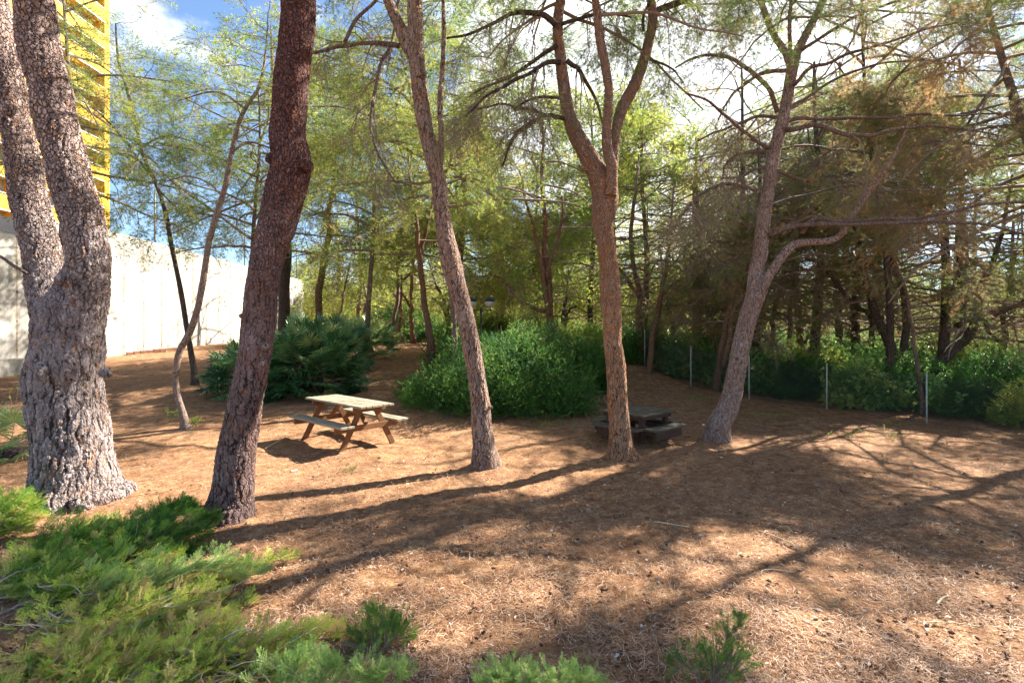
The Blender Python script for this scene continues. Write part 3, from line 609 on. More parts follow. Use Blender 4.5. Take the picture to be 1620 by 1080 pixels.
hero('pinkish leaning pine with long sideways limbs, near the chain-link fence', b5, [A5, A5b, A5c, A5d], l5, BARK5, None, .013, 22, .05, 7,
     stubs=[(P(1118, 674, d5 - .1), (-1, -.1, .2), .04, .10), (P(1187, 583, d5 - .1), (1, -.2, .1), .03, .07), (P(1178, 595, d5 - .15), (.3, -.9, .1), .035, .03)],
     foliage=fol5, limb_bark=BARKT)
# slim curved young pines at left
ds1 = GD(293, 678)
S1 = path3([(294, 679, 19), (292, 665, 16), (286, 645, 14), (280, 622, 13), (278, 595, 13), (283, 560, 14), (295, 535, 14), (304, 515, 14), (313, 486, 13), (321, 445, 13), (327, 405, 12), (331, 382, 12), (341, 344, 12), (356, 296, 11), (367, 237, 9), (378, 195, 9), (388, 172, 8), (396, 158, 8), (406, 146, 7), (415, 120, 6), (420, 85, 4), (424, 40, 3)], ds1, ds1 + .5, 80)
bs1 = np.array([S1[0][0], S1[0][1], float(ground(S1[0][0], S1[0][1]))])
ls1 = [path3([(367, 240, 4), (395, 225, 4), (425, 232, 3), (460, 250, 2)], ds1 + .3, ds1 + 1.2, 12), path3([(388, 172, 4), (360, 150, 4), (320, 148, 3), (280, 160, 2)], ds1 + .4, ds1 - .3, 12),
       path3([(352, 310, 3), (330, 290, 3), (300, 280, 3), (268, 285, 2)], ds1 + .4, ds1 + 1.4, 12)]
hero('thin pale snake-curved young pine rising from bare ground by the concrete wall', bs1, [S1 * np.array([1, 1, 1, .86])], ls1, BARKP, None, .010, 14, .05, 8,
     foliage=stdfol(11, 1.7, .70, .75, (.35, .2), limb_dens=.8, r0=.02, auto_kw=dict(sp=.42)))
ds2 = GD(308, 608)
S2 = path3([(309, 609, 13), (307, 585, 11), (302, 558, 10), (296, 521, 9), (287, 465, 9), (280, 430, 8), (272, 393, 8), (266, 358, 8), (259, 326, 8), (250, 300, 7), (241, 278, 7), (230, 255, 7), (222, 230, 6), (211, 178, 6), (203, 150, 6), (196, 126, 5), (188, 100, 5), (185, 74, 4), (183, 37, 3)], ds2, ds2 + .3, 60)
bs2 = np.array([S2[0][0], S2[0][1], float(ground(S2[0][0], S2[0][1]))])
ls2 = [path3([(240, 280, 4), (205, 235, 4), (170, 190, 3), (140, 165, 2)], ds2, ds2 - .8, 12), path3([(222, 232, 4), (260, 215, 3), (300, 222, 3), (350, 240, 2)], ds2, ds2 - .6, 12), path3([(250, 300, 3), (285, 330, 3), (330, 318, 2)], ds2, ds2 + .6, 10)]
hero('thin dark straight young pine crossing behind the snake-curved one', bs2, [S2], ls2, BARKD, None, .011, 12, .04, 9,
     foliage=stdfol(12, 2.4, .62, .75, (.35, .2), limb_dens=.9, r0=.022, tm=SP_MID, auto_kw=dict(sp=.55)))

# ------------------------------------------------------------------ background pines: traced trunk + own crown
def bg_pine(label, px, py, d, trace, bk, crown=dict(), forks=(), seed=1, needle=None, group='pines standing behind the picnic ground', name='pine_tree', tm=None):
    rng = np.random.default_rng(seed)
    s = path3(trace, d, d, 26); base = np.array([s[0][0], s[0][1], float(ground(s[0][0], s[0][1]))])
    s = np.vstack([[s[0][0], s[0][1], base[2] - .2, s[0][3] * 1.1], s])
    root = thing(name, tuple(base), label, 'tree', group)
    a = Acc(); sts = [s] + [path3(f, d + rng.uniform(-.3, .3), d + rng.uniform(-.8, .8), 16) for f in forks]
    for i, q in enumerate(sts):
        w = wobble(q[:, :3], rng, .05); tube(a, w, q[:, 3], 10, 0, cap=True, lump=.07, rng=rng)
    a.build('trunk', bk, root, base, smooth=True)
    a = Acc(); c = dict(n=12, R_=2.6, z0=.5, ext=2.5, dens=.7, sp=.6, rise=(-.1, .5), tint=(.4, .25), r0=.05, droop=.06, bare=0., tl=(.8, 1.7), top=None)
    c.update(crown); top = top_trunk(s, c['ext'], 8)
    tube(a, top[len(s) - 1:, :3], top[len(s) - 1:, 3], 6, 1)
    al = auto_limbs(top[:, :3], c['n'], c['z0'], c['R_'], rng, c['rise'], c['r0'], droop=c['droop'])
    for q in sts[1:]: al += auto_limbs(q[:, :3], max(2, c['n'] // 4), .3, c['R_'] * .7, rng, c['rise'], c['r0'] * .7, droop=c['droop'])
    for pts, ra, rb in al: tube(a, pts, np.linspace(ra, rb, len(pts)), 5, 1)
    foliate(a, al, rng, tm or SP_MID, c['dens'], tint=c['tint'], sp=c['sp'], tlen=c['tl'], bare=c['bare'], start=.15, second=.42)
    a.build('crown', [needle or NEEDLE_F, TWIG], root, base)
    return root
FR = SP_FAR
bg_pine('dark thick trunk hidden behind the plum-barked pine, above the palms', 452, 505, 19., [(452, 560, 24), (450, 505, 20), (449, 450, 19), (452, 400, 18), (450, 330, 15), (440, 240, 12), (432, 120, 9)], BARKD, dict(n=14, R_=3.4, z0=.55, ext=2, dens=.65, sp=.8), seed=21, tm=FR)
bg_pine('straight grey pine just right of the end of the concrete wall', 503, 515, 20., [(502, 530, 12), (505, 480, 12), (509, 430, 11), (517, 380, 10), (523, 335, 8), (530, 260, 6)], BARKO, dict(n=16, R_=2.8, z0=.45, ext=2.5, dens=.6, sp=.75), seed=22, tm=FR)
bg_pine('spindly pale young tree behind the fan palms', 534, 520, 23., [(534, 525, 4), (540, 490, 4), (545, 455, 3), (549, 440, 3)], BARKT, dict(n=8, R_=1.2, z0=.4, ext=.8, dens=.5, sp=.5, r0=.015), seed=23, tm=FR)
bg_pine('gnarled twisted small pine at the far left end of the path', 576, 530, 26., [(574, 532, 12), (578, 515, 10), (576, 495, 8), (582, 478, 6), (578, 462, 5)], BARKO, dict(n=9, R_=2.4, z0=.5, ext=1.6, dens=.55, sp=.8), seed=24, tm=FR)
bg_pine('leaning pale pine in the middle of the far path', 618, 548, 23., [(617, 549, 10), (621, 520, 8), (625, 495, 7), (629, 465, 6), (628, 440, 5), (636, 380, 4)], BARKT, dict(n=12, R_=2.6, z0=.5, ext=2, dens=.55, sp=.75), forks=[[(628, 455, 5), (645, 435, 4), (668, 425, 3)]], seed=25, tm=FR)
bg_pine('small curved brown pine at the path end, just right of the pale leaning one', 634, 536, 27., [(635, 537, 9), (632, 520, 7), (635, 495, 6), (633, 470, 5), (636, 440, 4)], BARKO, dict(n=9, R_=2.3, z0=.5, ext=2, dens=.5, sp=.8), forks=[[(634, 495, 5), (630, 480, 4), (622, 462, 3)]], seed=26, tm=FR)
bg_pine('straight reddish pine against the dark hedge at the back of the path', 654, 534, 27., [(654, 535, 9), (652, 510, 7), (652, 480, 7), (651, 455, 6), (655, 400, 4)], BARKO, dict(n=10, R_=2.6, z0=.5, ext=2, dens=.5, sp=.8), forks=[[(651, 488, 5), (640, 470, 4), (620, 440, 3), (605, 428, 3)]], seed=27, tm=FR)
bg_pine('tall brown pine leaning at the left edge of the round shrub', 680, 545, 16., [(682, 548, 13), (677, 520, 11), (673, 490, 10), (669, 455, 9), (666, 420, 9), (664, 395, 8), (658, 350, 7), (650, 290, 5)], BARKO, dict(n=16, R_=2.6, z0=.52, ext=1.6, dens=.65, sp=.62), forks=[[(666, 400, 7), (674, 370, 6), (684, 330, 5), (690, 280, 3)]], seed=28)
bg_pine('grey many-forked pine glimpsed left of the lamp post', 709, 520, 27., [(709, 525, 10), (708, 505, 9), (704, 488, 8), (700, 470, 6), (690, 450, 5)], BARKD, dict(n=10, R_=2.6, z0=.4, ext=2, dens=.5, sp=.8), forks=[[(706, 495, 7), (715, 480, 6), (722, 462, 4)], [(703, 486, 6), (692, 478, 4), (684, 470, 3)]], seed=29, tm=FR)
bg_pine('twin-stemmed brown pine rising straight behind the round shrub', 872, 540, 15.5, [(876, 550, 13), (872, 510, 12), (870, 470, 11), (868, 440, 10), (862, 400, 9), (862, 350, 7), (858, 280, 5), (856, 200, 4)], BARKO,
        dict(n=20, R_=2.8, z0=.42, ext=1.2, dens=.65, sp=.62), forks=[[(868, 500, 8), (862, 460, 8), (858, 420, 7), (848, 380, 6), (835, 330, 4), (820, 270, 3)], [(868, 440, 7), (874, 410, 6), (885, 370, 5), (892, 310, 3)], [(866, 492, 7), (845, 488, 6), (822, 472, 6), (800, 450, 5), (785, 436, 4), (775, 433, 3)]], seed=30)
bg_pine('small dark pine between the twin-stemmed pine and the orange three-stemmed one', 890, 540, 21., [(890, 545, 7), (889, 515, 6), (893, 490, 5), (896, 470, 4)], BARKD, dict(n=9, R_=2.0, z0=.4, ext=1.2, dens=.55, sp=.7), forks=[[(891, 505, 4), (902, 492, 3), (912, 484, 3)]], seed=31, tm=FR)
bg_pine('dark upright pine seen directly right of the three-stemmed one', 1015, 552, 17.5, [(1016, 580, 11), (1014, 540, 11), (1010, 500, 10), (1012, 460, 9), (1002, 420, 8), (998, 370, 7), (1005, 310, 5)], BARKO, dict(n=14, R_=2.8, z0=.4, ext=1.5, dens=.65, sp=.65, tint=(.3, .25)), forks=[[(1010, 470, 6), (990, 440, 6), (975, 420, 4)]], seed=32)
bg_pine('orange pine slanting right by the first fence posts', 1028, 560, 16.2, [(1024, 590, 10), (1030, 560, 10), (1038, 510, 9), (1046, 460, 8), (1052, 430, 7), (1060, 370, 5)], BARKO, dict(n=14, R_=2.6, z0=.5, ext=1.6, dens=.7, sp=.65, tint=(.45, .3), bare=.28), forks=[[(1046, 470, 5), (1060, 455, 4), (1080, 440, 3)]], seed=33, needle=NEEDLE_B)
bg_pine('crooked dark pine deep in the thicket behind the second fence post', 1066, 545, 20., [(1068, 570, 9), (1066, 535, 9), (1064, 510, 8), (1058, 490, 7), (1052, 460, 5)], BARKD, dict(n=12, R_=2.8, z0=.35, ext=2, dens=.6, sp=.75, tint=(.4, .25), bare=.5), forks=[[(1065, 520, 6), (1080, 500, 5), (1095, 470, 4)]], seed=34, needle=NEEDLE_B, tm=FR)
bg_pine('thin black-stemmed pine behind the fence, left of the slanted pair', 1107, 560, 18., [(1105, 580, 9), (1104, 545, 8), (1102, 520, 7), (1098, 495, 6), (1090, 460, 5)], BARKD, dict(n=12, R_=2.6, z0=.4, ext=2, dens=.6, sp=.7, tint=(.45, .3), bare=.28), forks=[[(1103, 525, 5), (1118, 505, 5), (1130, 485, 4)]], seed=35, needle=NEEDLE_B, tm=FR)
bg_pine('slanted pair of orange trunks behind the fence, left of the pinkish pine', 1140, 580, 14.6, [(1134, 600, 14), (1140, 565, 13), (1148, 520, 11), (1157, 480, 10), (1166, 430, 8), (1170, 370, 6)], BARKO, dict(n=16, R_=2.8, z0=.48, ext=1.6, dens=.75, sp=.6, tint=(.45, .3), bare=.28), forks=[[(1142, 580, 10), (1152, 540, 9), (1160, 500, 8), (1172, 460, 5)]], seed=36, needle=NEEDLE_B)
bg_pine('narrow brown pine just right of the pinkish leaning pine', 1200, 575, 16.5, [(1200, 590, 8), (1201, 550, 8), (1200, 520, 7), (1206, 480, 6), (1210, 420, 4)], BARKD, dict(n=12, R_=2.4, z0=.45, ext=1.8, dens=.65, sp=.65, tint=(.45, .3), bare=.28), seed=37, needle=NEEDLE_B)
bg_pine('bent reddish pine, second to the right of the pinkish leaning pine', 1214, 570, 15.6, [(1210, 590, 9), (1216, 560, 9), (1222, 525, 8), (1226, 490, 7), (1240, 440, 5)], BARKO, dict(n=12, R_=2.4, z0=.45, ext=1.8, dens=.65, sp=.65, tint=(.45, .3), bare=.28), seed=38, needle=NEEDLE_B)
bg_pine('upright pine with a low hooked branch above the yellow-green brambles', 1251, 575, 15.8, [(1250, 590, 9), (1249, 550, 8), (1250, 510, 8), (1252, 470, 7), (1256, 400, 5)], BARKO, dict(n=12, R_=2.6, z0=.45, ext=1.8, dens=.65, sp=.65, tint=(.45, .3), bare=.28), forks=[[(1258, 575, 7), (1262, 555, 7), (1272, 545, 6), (1280, 525, 5), (1292, 490, 4)]], seed=39, needle=NEEDLE_B)
bg_pine('dark stout pine seen far back between the thicket trunks', 1346, 570, 21., [(1346, 590, 14), (1346, 550, 13), (1348, 500, 10), (1352, 440, 7)], BARKD, dict(n=12, R_=3.2, z0=.4, ext=2, dens=.55, sp=.8, tint=(.45, .3), bare=.28), seed=40, needle=NEEDLE_B, tm=FR)
bg_pine('forking dark pine spreading left above the fence', 1420, 590, 13.6, [(1421, 610, 24), (1418, 580, 22), (1408, 550, 19), (1394, 520, 17), (1382, 490, 14), (1370, 450, 12), (1366, 410, 11), (1356, 370, 8), (1340, 320, 5)], BARKD,
        dict(n=20, R_=2.9, z0=.35, ext=1.6, dens=.62, sp=.5, tint=(.45, .3), rise=(-.3, .5), bare=.45), forks=[[(1378, 502, 9), (1350, 480, 8), (1325, 450, 7), (1305, 425, 6), (1290, 400, 4), (1275, 370, 3)], [(1428, 580, 16), (1430, 550, 14), (1432, 500, 12), (1425, 450, 10), (1408, 400, 8), (1398, 350, 6)]], seed=41, needle=NEEDLE_B)
bg_pine('heavy pine trunk leaning far right above the fence', 1468, 585, 13.0, [(1464, 600, 26), (1480, 575, 24), (1506, 555, 21), (1532, 532, 19), (1545, 500, 16), (1552, 460, 14), (1570, 420, 11), (1585, 370, 8)], BARKD,
        dict(n=22, R_=3.0, z0=.3, ext=1.6, dens=.65, sp=.5, tint=(.45, .3), rise=(-.3, .5), bare=.45), forks=[[(1490, 570, 14), (1492, 540, 12), (1500, 500, 11), (1515, 440, 8), (1520, 380, 6)], [(1540, 520, 10), (1570, 500, 9), (1610, 480, 7), (1660, 450, 5)]], seed=42, needle=NEEDLE_B)
bg_pine('thin bare pine pole crossing in front of the thicket beside a fence post', 1458, 620, 11.6, [(1458, 625, 7), (1452, 590, 7), (1446, 540, 7), (1436, 490, 6), (1424, 440, 6), (1410, 400, 5), (1402, 350, 4)], BARKT, dict(n=6, R_=1.4, z0=.8, ext=1., dens=.6, sp=.5, tint=(.8, .2), r0=.015), seed=43, needle=NEEDLE_B)
bg_pine('small dark pine at the far right edge behind the hedge', 1584, 565, 17., [(1584, 590, 16), (1583, 560, 14), (1590, 530, 12), (1588, 490, 9), (1600, 440, 6)], BARKD, dict(n=16, R_=3.0, z0=.35, ext=1.6, dens=.65, sp=.7, tint=(.45, .3), bare=.28), forks=[[(1586, 545, 8), (1565, 525, 7), (1550, 505, 5)]], seed=44, needle=NEEDLE_B)
bg_pine('dark slim pine close against the forking one, behind the brambles', 1388, 575, 16.5, [(1386, 600, 12), (1384, 560, 11), (1378, 520, 9), (1376, 480, 7), (1384, 420, 5)], BARKD, dict(n=14, R_=2.8, z0=.35, ext=1.6, dens=.65, sp=.7, tint=(.45, .3), bare=.28), seed=45, needle=NEEDLE_B)
# pines whose trunks stand outside the picture or behind other trunks, crowns reaching into it and shading the ground
def crown_pine(label, x, y, h, crown, seed, needle=None, tm=None, bk=BARKO, w=.16, lean=(0, 0), group='pines standing behind the picnic ground'):
    rng = np.random.default_rng(seed); z = float(ground(x, y)); n = 14; t = np.linspace(0, 1, n)
    s = np.column_stack([x + lean[0] * t ** 1.3 + .12 * np.sin(t * 7 + seed), y + lean[1] * t, z - .1 + (h + .1) * t, w * (1 - .75 * t)])
    root = thing('pine_tree', (x, y, z), label, 'tree', group); a = Acc(); tube(a, s[:, :3], s[:, 3], 10, cap=True, lump=.06, rng=rng); a.build('trunk', bk, root, (x, y, z), smooth=True)
    c = dict(n=16, R_=3., z0=.45, dens=.65, sp=.75, rise=(-.1, .5), tint=(.4, .25), r0=.06, tl=(.8, 1.8), droop=.05, bare=0.); c.update(crown)
    a = Acc(); al = auto_limbs(s[:, :3], c['n'], c['z0'], c['R_'], rng, c['rise'], c['r0'], droop=c['droop'])
    for pts, ra, rb in al: tube(a, pts, np.linspace(ra, rb, len(pts)), 5, 1)
    foliate(a, al, rng, tm or SP_MID, c['dens'], tint=c['tint'], sp=c['sp'], tlen=c['tl'], start=.15, second=.42, bare=c['bare'])
    a.build('crown', [needle or NEEDLE, TWIG], root, (x, y, z)); return root
CP = crown_pine
OFF = 'pines just outside the picture shading the ground'
CP('tall green-crowned pine high over the right edge, beyond the forking dark one', 9.8, 15.5, 10.5, dict(n=26, z0=.42, R_=3.6, dens=.75, tint=(.45, .25)), 61, NEEDLE, SP_MID, BARKD)
CP('tall pine with yellow-green crown behind the heavy leaning trunk', 13.0, 14.6, 10., dict(n=26, z0=.38, R_=3.6, dens=.8, tint=(.3, .2)), 62, NEEDLE, SP_MID, BARKD)
CP('browning pine whose boughs hang over the top right corner', 12.3, 9.9, 9.6, dict(n=34, z0=.45, R_=4.2, dens=1.1, tint=(.55, .35), sp=.55, rise=(-.2, .35), droop=.09), 63, NEEDLE_B, SP_NEAR, BARKT, lean=(-2.6, .3))
CP('pine beyond the right edge of the fence', 15.5, 11.0, 10., dict(n=22, z0=.45, R_=4.0, dens=.6), 64, NEEDLE, SP_MID, BARKD, group=OFF)
CP('pine beyond the right edge, level with the camera', 12.5, 5.2, 9.5, dict(n=20, z0=.5, R_=4.0, dens=.55), 65, NEEDLE, SP_MID, BARKD, group=OFF)
CP('bright green pine filling the gap over the lamp post', -2.1, 19.8, 9.5, dict(n=22, z0=.42, R_=3.4, dens=.6, tint=(.5, .25)), 66, NEEDLE_F, SP_FAR)
CP('bright pine crown between the leaning tan pine and the twin-stemmed one', -2.6, 22.5, 10.5, dict(n=28, z0=.3, R_=4.0, dens=.8, tint=(.55, .25), sp=.85), 67, NEEDLE_F, SP_FAR)
CP('bright green rounded pine top showing right of the three-stemmed pine', 5.6, 20.5, 10.4, dict(n=30, z0=.28, R_=3.8, dens=.7, tint=(.5, .25), sp=.85), 68, NEEDLE_F, SP_FAR)
CP('sunlit pine crown behind the pinkish pine', 8.2, 21.5, 10.0, dict(n=30, z0=.28, R_=4.0, dens=.7, tint=(.55, .25), sp=.85), 69, NEEDLE_F, SP_FAR)
CP('dense pine standing deep behind the fence, centre of the thicket', 11.5, 19.5, 9.5, dict(n=24, z0=.3, R_=3.8, dens=.7, tint=(.5, .25), sp=.8), 70, NEEDLE_B, SP_FAR)
CP('airy pine over the concrete wall with its crown against blue sky', -8.2, 15.5, 9.3, dict(n=28, z0=.42, R_=3.8, dens=.62, tint=(.4, .3), sp=.58), 71, NEEDLE, SP_MID, BARKT, w=.10)
CP('pine with boughs hanging in front of the yellow tower', -12.2, 13.2, 10.8, dict(n=24, z0=.5, R_=3.6, dens=.62, tint=(.35, .3), sp=.58), 72, NEEDLE, SP_MID, BARKT, w=.12)
CP('yellow-green pine filling the space behind the plum-barked trunk', -5.2, 17.8, 10.2, dict(n=28, z0=.4, R_=3.8, dens=.65, tint=(.5, .3), sp=.6), 73, NEEDLE, SP_MID, BARKT, w=.11)
CP('overhead pine with golden boughs between the plum and tan trunks', -1.3, 12.6, 10.4, dict(n=30, z0=.48, R_=3.6, dens=.9, tint=(.5, .25), sp=.55), 74, NEEDLE, SP_MID, BARKT, w=.09, lean=(-1.8, .3))
CP('pine with brown hanging sprays between the pinkish pine and the right edge', 10.05, 12.9, 10.6, dict(n=38, z0=.5, R_=4.2, dens=.95, tint=(.6, .3), sp=.5, rise=(-.2, .4), droop=.07, bare=.12), 75, NEEDLE_B, SP_NEAR, BARKD, w=.10, lean=(-1.2, -.6))
CP('high dark-limbed pine closing the sky above the middle fence posts', 9.6, 19.2, 12., dict(n=34, z0=.25, R_=4.2, dens=.8, tint=(.45, .3), sp=.75, bare=.4), 76, NEEDLE_B, SP_MID, BARKD, lean=(-.6, 0))
CP('high green pine closing the sky above the forking dark pine', 13.2, 19.6, 12.5, dict(n=34, z0=.3, R_=4.4, dens=.85, tint=(.35, .25), sp=.75, bare=.25), 77, NEEDLE_F, SP_MID, BARKD)
CP('high pine closing the sky behind the far right pine', 17.6, 19.0, 12.5, dict(n=34, z0=.3, R_=4.4, dens=.85, tint=(.4, .25), sp=.75, bare=.3), 78, NEEDLE, SP_MID, BARKD)
CP('tall pine whose crown shows between the three stems of the orange pine', 4.0, 24.0, 12.5, dict(n=34, z0=.25, R_=4.4, dens=.9, tint=(.45, .25), sp=.9), 79, NEEDLE_F, SP_FAR, BARKD)
CP('low-boughed dry grey pine closing the thicket just right of the pinkish pine', 8.4, 16.6, 8.0, dict(n=40, z0=.16, R_=3.2, dens=.8, tint=(.55, .3), sp=.6, bare=.6, rise=(-.3, .5)), 90, NEEDLE_B, SP_MID, BARKD)
CP('low-boughed dry grey pine tangled behind the forking dark pine', 12.2, 17.0, 8.5, dict(n=44, z0=.16, R_=3.6, dens=.8, tint=(.55, .3), sp=.6, bare=.6, rise=(-.3, .5)), 91, NEEDLE_B, SP_MID, BARKD)
CP('low-boughed dry grey pine closing the gap by the right picture edge', 16.0, 17.2, 8.5, dict(n=44, z0=.16, R_=3.6, dens=.8, tint=(.5, .3), sp=.6, bare=.55, rise=(-.3, .5)), 92, NEEDLE_B, SP_MID, BARKD)
# further pines standing in rows behind: copies of four trees
protos = [CP('distant pine of the wood behind the picnic ground', -9.5, 30., 9.5, dict(n=28, z0=.22, R_=3.9, dens=.55, tint=(.5, .25), sp=1.0), 80, NEEDLE_F, SP_FAR, group='distant pines of the surrounding wood'),
          CP('distant pine of the wood behind the picnic ground', -4.5, 33., 10.5, dict(n=28, z0=.25, R_=4.1, dens=.55, tint=(.6, .25), sp=1.0), 81, NEEDLE_F, SP_FAR, group='distant pines of the surrounding wood'),
          CP('distant pine of the wood behind the picnic ground', 3.0, 28., 8.8, dict(n=28, z0=.22, R_=3.9, dens=.55, tint=(.35, .25), sp=1.0), 82, NEEDLE_F, SP_FAR, group='distant pines of the surrounding wood')]
darkp = CP('distant dark pine of the thicket beyond the fence', 16., 21., 9.5, dict(n=28, z0=.2, R_=3.9, dens=.55, tint=(.4, .25), sp=1., bare=.35), 83, NEEDLE_B, SP_FAR, BARKD, group='dark distant pines of the thicket')
def copy_tree(o, loc, rz, sc):
    c = o.copy(); COL.objects.link(c); c.location = loc; c.rotation_euler = (0, 0, rz); c.scale = (sc,) * 3
    for ch in list(o.children):
        d = ch.copy(); COL.objects.link(d); d.parent = c
    return c
g = np.random.default_rng(11)
for k, (x, y) in enumerate([(-13, 36), (-1, 37), (-7.5, 40), (2, 43), (-16, 45), (-11, 50), (6.5, 33), (-3, 50), (9, 40), (-21, 52), (4.5, 52), (0, 60), (-8, 62), (-26, 64), (13, 50), (-16, 66), (8, 64), (-32, 48), (20, 60), (5.8, 27), (9.5, 29), (1.2, 24.5), (12, 36), (-.5, 30), (3.5, 38), (8, 46)]):
    copy_tree(protos[k % 3], (x, y, float(ground(x, y)) - .05), g.uniform(0, 6.3), g.uniform(.8, 1.15))
for k, (x, y) in enumerate([(10.5, 26), (14, 29), (18.5, 27), (22, 23), (13, 34), (18, 36), (24, 32), (29, 28), (22, 42), (31, 40), (7.5, 27), (36, 34), (20.5, 18.5), (25.5, 17.5), (9.0, 23.5), (12.0, 23.2), (16.2, 23.5), (19.5, 24.5)]):
    copy_tree(darkp, (x, y, float(ground(x, y)) - .05), g.uniform(0, 6.3), g.uniform(.85, 1.15))

# ------------------------------------------------------------------ shrubs
def sprig(seed, n=14, ll=.20, lw=.09, up=.5, curl=.15):
    g = np.random.default_rng(seed); V = []; F = []; MI = []; k = 0
    x = np.array([1., 0, 0])
    v = np.array([[0, -.012, 0], [0, .012, 0], [1, 0, -.05]]); V.append(v); F.append(np.array([[0, 1, 2, 2]])); MI.append([1]); k = 3
    for i in range(n):
        t = .1 + .9 * i / (n - 1); p = np.array([t, 0, -.05 * t]); an = i * 2.4 + g.uniform(-.4, .4)
        d = unit(np.array([g.uniform(.3, 1.), math.cos(an), math.sin(an) * .8 + .2])); s = unit(np.cross(d, g.normal(size=3))); l = ll * g.uniform(.7, 1.25) ; w = lw * g.uniform(.8, 1.2)
        nn = np.cross(d, s); q = np.array([p, p + d * l * .5 + s * w / 2 + nn * l * curl, p + d * l, p + d * l * .5 - s * w / 2 + nn * l * curl]); V.append(q); F.append(np.array([[0, 1, 2, 3]]) + k); MI.append([0]); k += 4
    return np.vstack(V), np.vstack(F), np.concatenate(MI)
def fix_tmpl(t):   # triangles only
    v, f, m = t; tri = []; mm = []
    for q, a in zip(f, m):
        tri.append([q[0], q[1], q[2]]); mm.append(a)
        if q[3] != q[2]: tri.append([q[0], q[2], q[3]]); mm.append(a)
    return v, np.array(tri), np.array(mm)
SG_FINE = [fix_tmpl(sprig(100 + i, 22, .19, .085)) for i in range(4)]
SG_MED = [fix_tmpl(sprig(110 + i, 14, .24, .11)) for i in range(4)]
SG_BROAD = [fix_tmpl(sprig(120 + i, 10, .34, .22)) for i in range(4)]
LEAF_DK = leafmat('shrub_leaves_deep_green', [(.022, .08, .014), (.045, .15, .020), (.10, .24, .032), (.24, .38, .055)], .4, .42, .4)
LEAF_YG = leafmat('shrub_leaves_yellow_green', [(.07, .15, .025), (.12, .22, .03), (.20, .30, .04), (.32, .36, .06)], .5, .5, .4)
LEAF_IVY = leafmat('bramble_leaves', [(.03, .10, .02), (.07, .20, .028), (.14, .30, .045), (.28, .42, .12), (.50, .52, .08)], .4, .3, .7)
def shrub(label, blobs, n, tmpl, ml, size, seed, group=None, name='shrub', cat='shrub', tint=(.4, .25), stems=10, lump=.25, upd=.7, prune=True, offset=(0, 0)):
    """blobs: (x, y, rx, ry, height)"""
    rng = np.random.default_rng(seed); bx, by = blobs[0][0], blobs[0][1]; bz = float(ground(bx, by))
    root = thing(name, (bx, by, bz), label, cat, group); a = Acc(); a2 = Acc(); stl = []
    wts = np.array([b[2] * b[3] * b[4] + .3 * b[2] * b[4] for b in blobs]); wts = wts / wts.sum()
    for (x, y, rx, ry, h), w in zip(blobs, wts):
        m = int(n * w); th = rng.uniform(0, 2 * np.pi, m); u = rng.uniform(0., 1, m); el = np.arcsin(u)
        ph = rng.uniform(0, 6, 6)
        lp = 1 + lump * (np.sin(th * 3 + ph[0]) * np.cos(el * 3 + ph[1]) * .5 + np.sin(th * 7 + ph[2] + el * 5) * .35 + np.sin(th * 13 + ph[3]) * np.sin(el * 11 + ph[4]) * .3)
        r = lp * (rng.random(m) ** .35) * 1.0
        px_ = x + rx * r * np.cos(th) * np.cos(el) ** .8; py_ = y + ry * r * np.sin(th) * np.cos(el) ** .8
        pz = ground(px_, py_) + .04 + h * r * np.sin(el) * .93
        pos = np.column_stack([px_, py_, pz]); dirs = np.column_stack([np.cos(th) * np.cos(el) / rx, np.sin(th) * np.cos(el) / ry, np.sin(el) / h + upd * .5]) + rng.normal(size=(m, 3)) * .75
        if prune:
            k = (lit_keep(pos, rng) | (pz < 2.2)) & open_view(pos); pos, dirs = pos[k], dirs[k]; m = len(pos)
        tn = tint[0] + tint[1] * rng.normal(size=m) * .6 + .18 * np.sin(pos[:, 0] * 4.1 + pos[:, 2] * 5 + ph[5])
        place_sprays(a, tmpl, pos, dirs, rng.uniform(.6, 1.2, m) * size, tn, rng)
        for q in range(max(2, int(stems * w))):
            t = rng.uniform(0, 6.3); e = np.array([x + rx * .75 * math.cos(t) * rng.random(), y + ry * .75 * math.sin(t) * rng.random(), 0]); e[2] = ground(e[0], e[1]) + h * rng.uniform(.5, .9)
            b = np.array([x + rng.normal() * .15 * rx, y + rng.normal() * .15 * ry, 0]); b[2] = ground(b[0], b[1]) - .05; mid = (b + e) / 2 + rng.normal(size=3) * .12
            stl.append(cr_spline([b, mid, e], 7))
    a.build('foliage', [ml, TWIG], root, (bx, by, bz))
    for q, c in enumerate(stl):
        tube(a2, c, np.linspace(.022, .006, 7), 5, 0)
        a2.build('stem', TWIG, root, (bx, by, bz), smooth=True); a2 = Acc()
    return root
shrub('large round deep-green shrub with fine leaves in the middle of the clearing', [(-.15, 11.6, 1.7, 1.25, 1.95), (-1.35, 12.0, 1.0, 1.1, 1.15), (1.2, 11.5, .95, .95, 1.3), (.25, 12.6, 1.45, 1.1, 2.25), (-1.7, 13.0, .7, .8, .9), (-.4, 10.9, 1.0, .55, .9), (.9, 10.9, .8, .5, .8)], 26000, SG_FINE, LEAF_DK, .13, 200, tint=(.42, .42), stems=30, lump=.45)
shrub('yellow-tipped shrub rising behind the round one, under the twin-stemmed pine', [(.9, 14.4, 1.3, .9, 2.05), (2.0, 14.8, .7, .7, 1.5)], 4200, SG_FINE, LEAF_YG, .2, 201, tint=(.3, .3))
shrub('dark broad-leaved bush squeezed between the round shrub and the orange pine', [(2.15, 14.2, .85, .7, 1.45)], 2600, SG_MED, LEAF_DK, .2, 202, tint=(.35, .25))
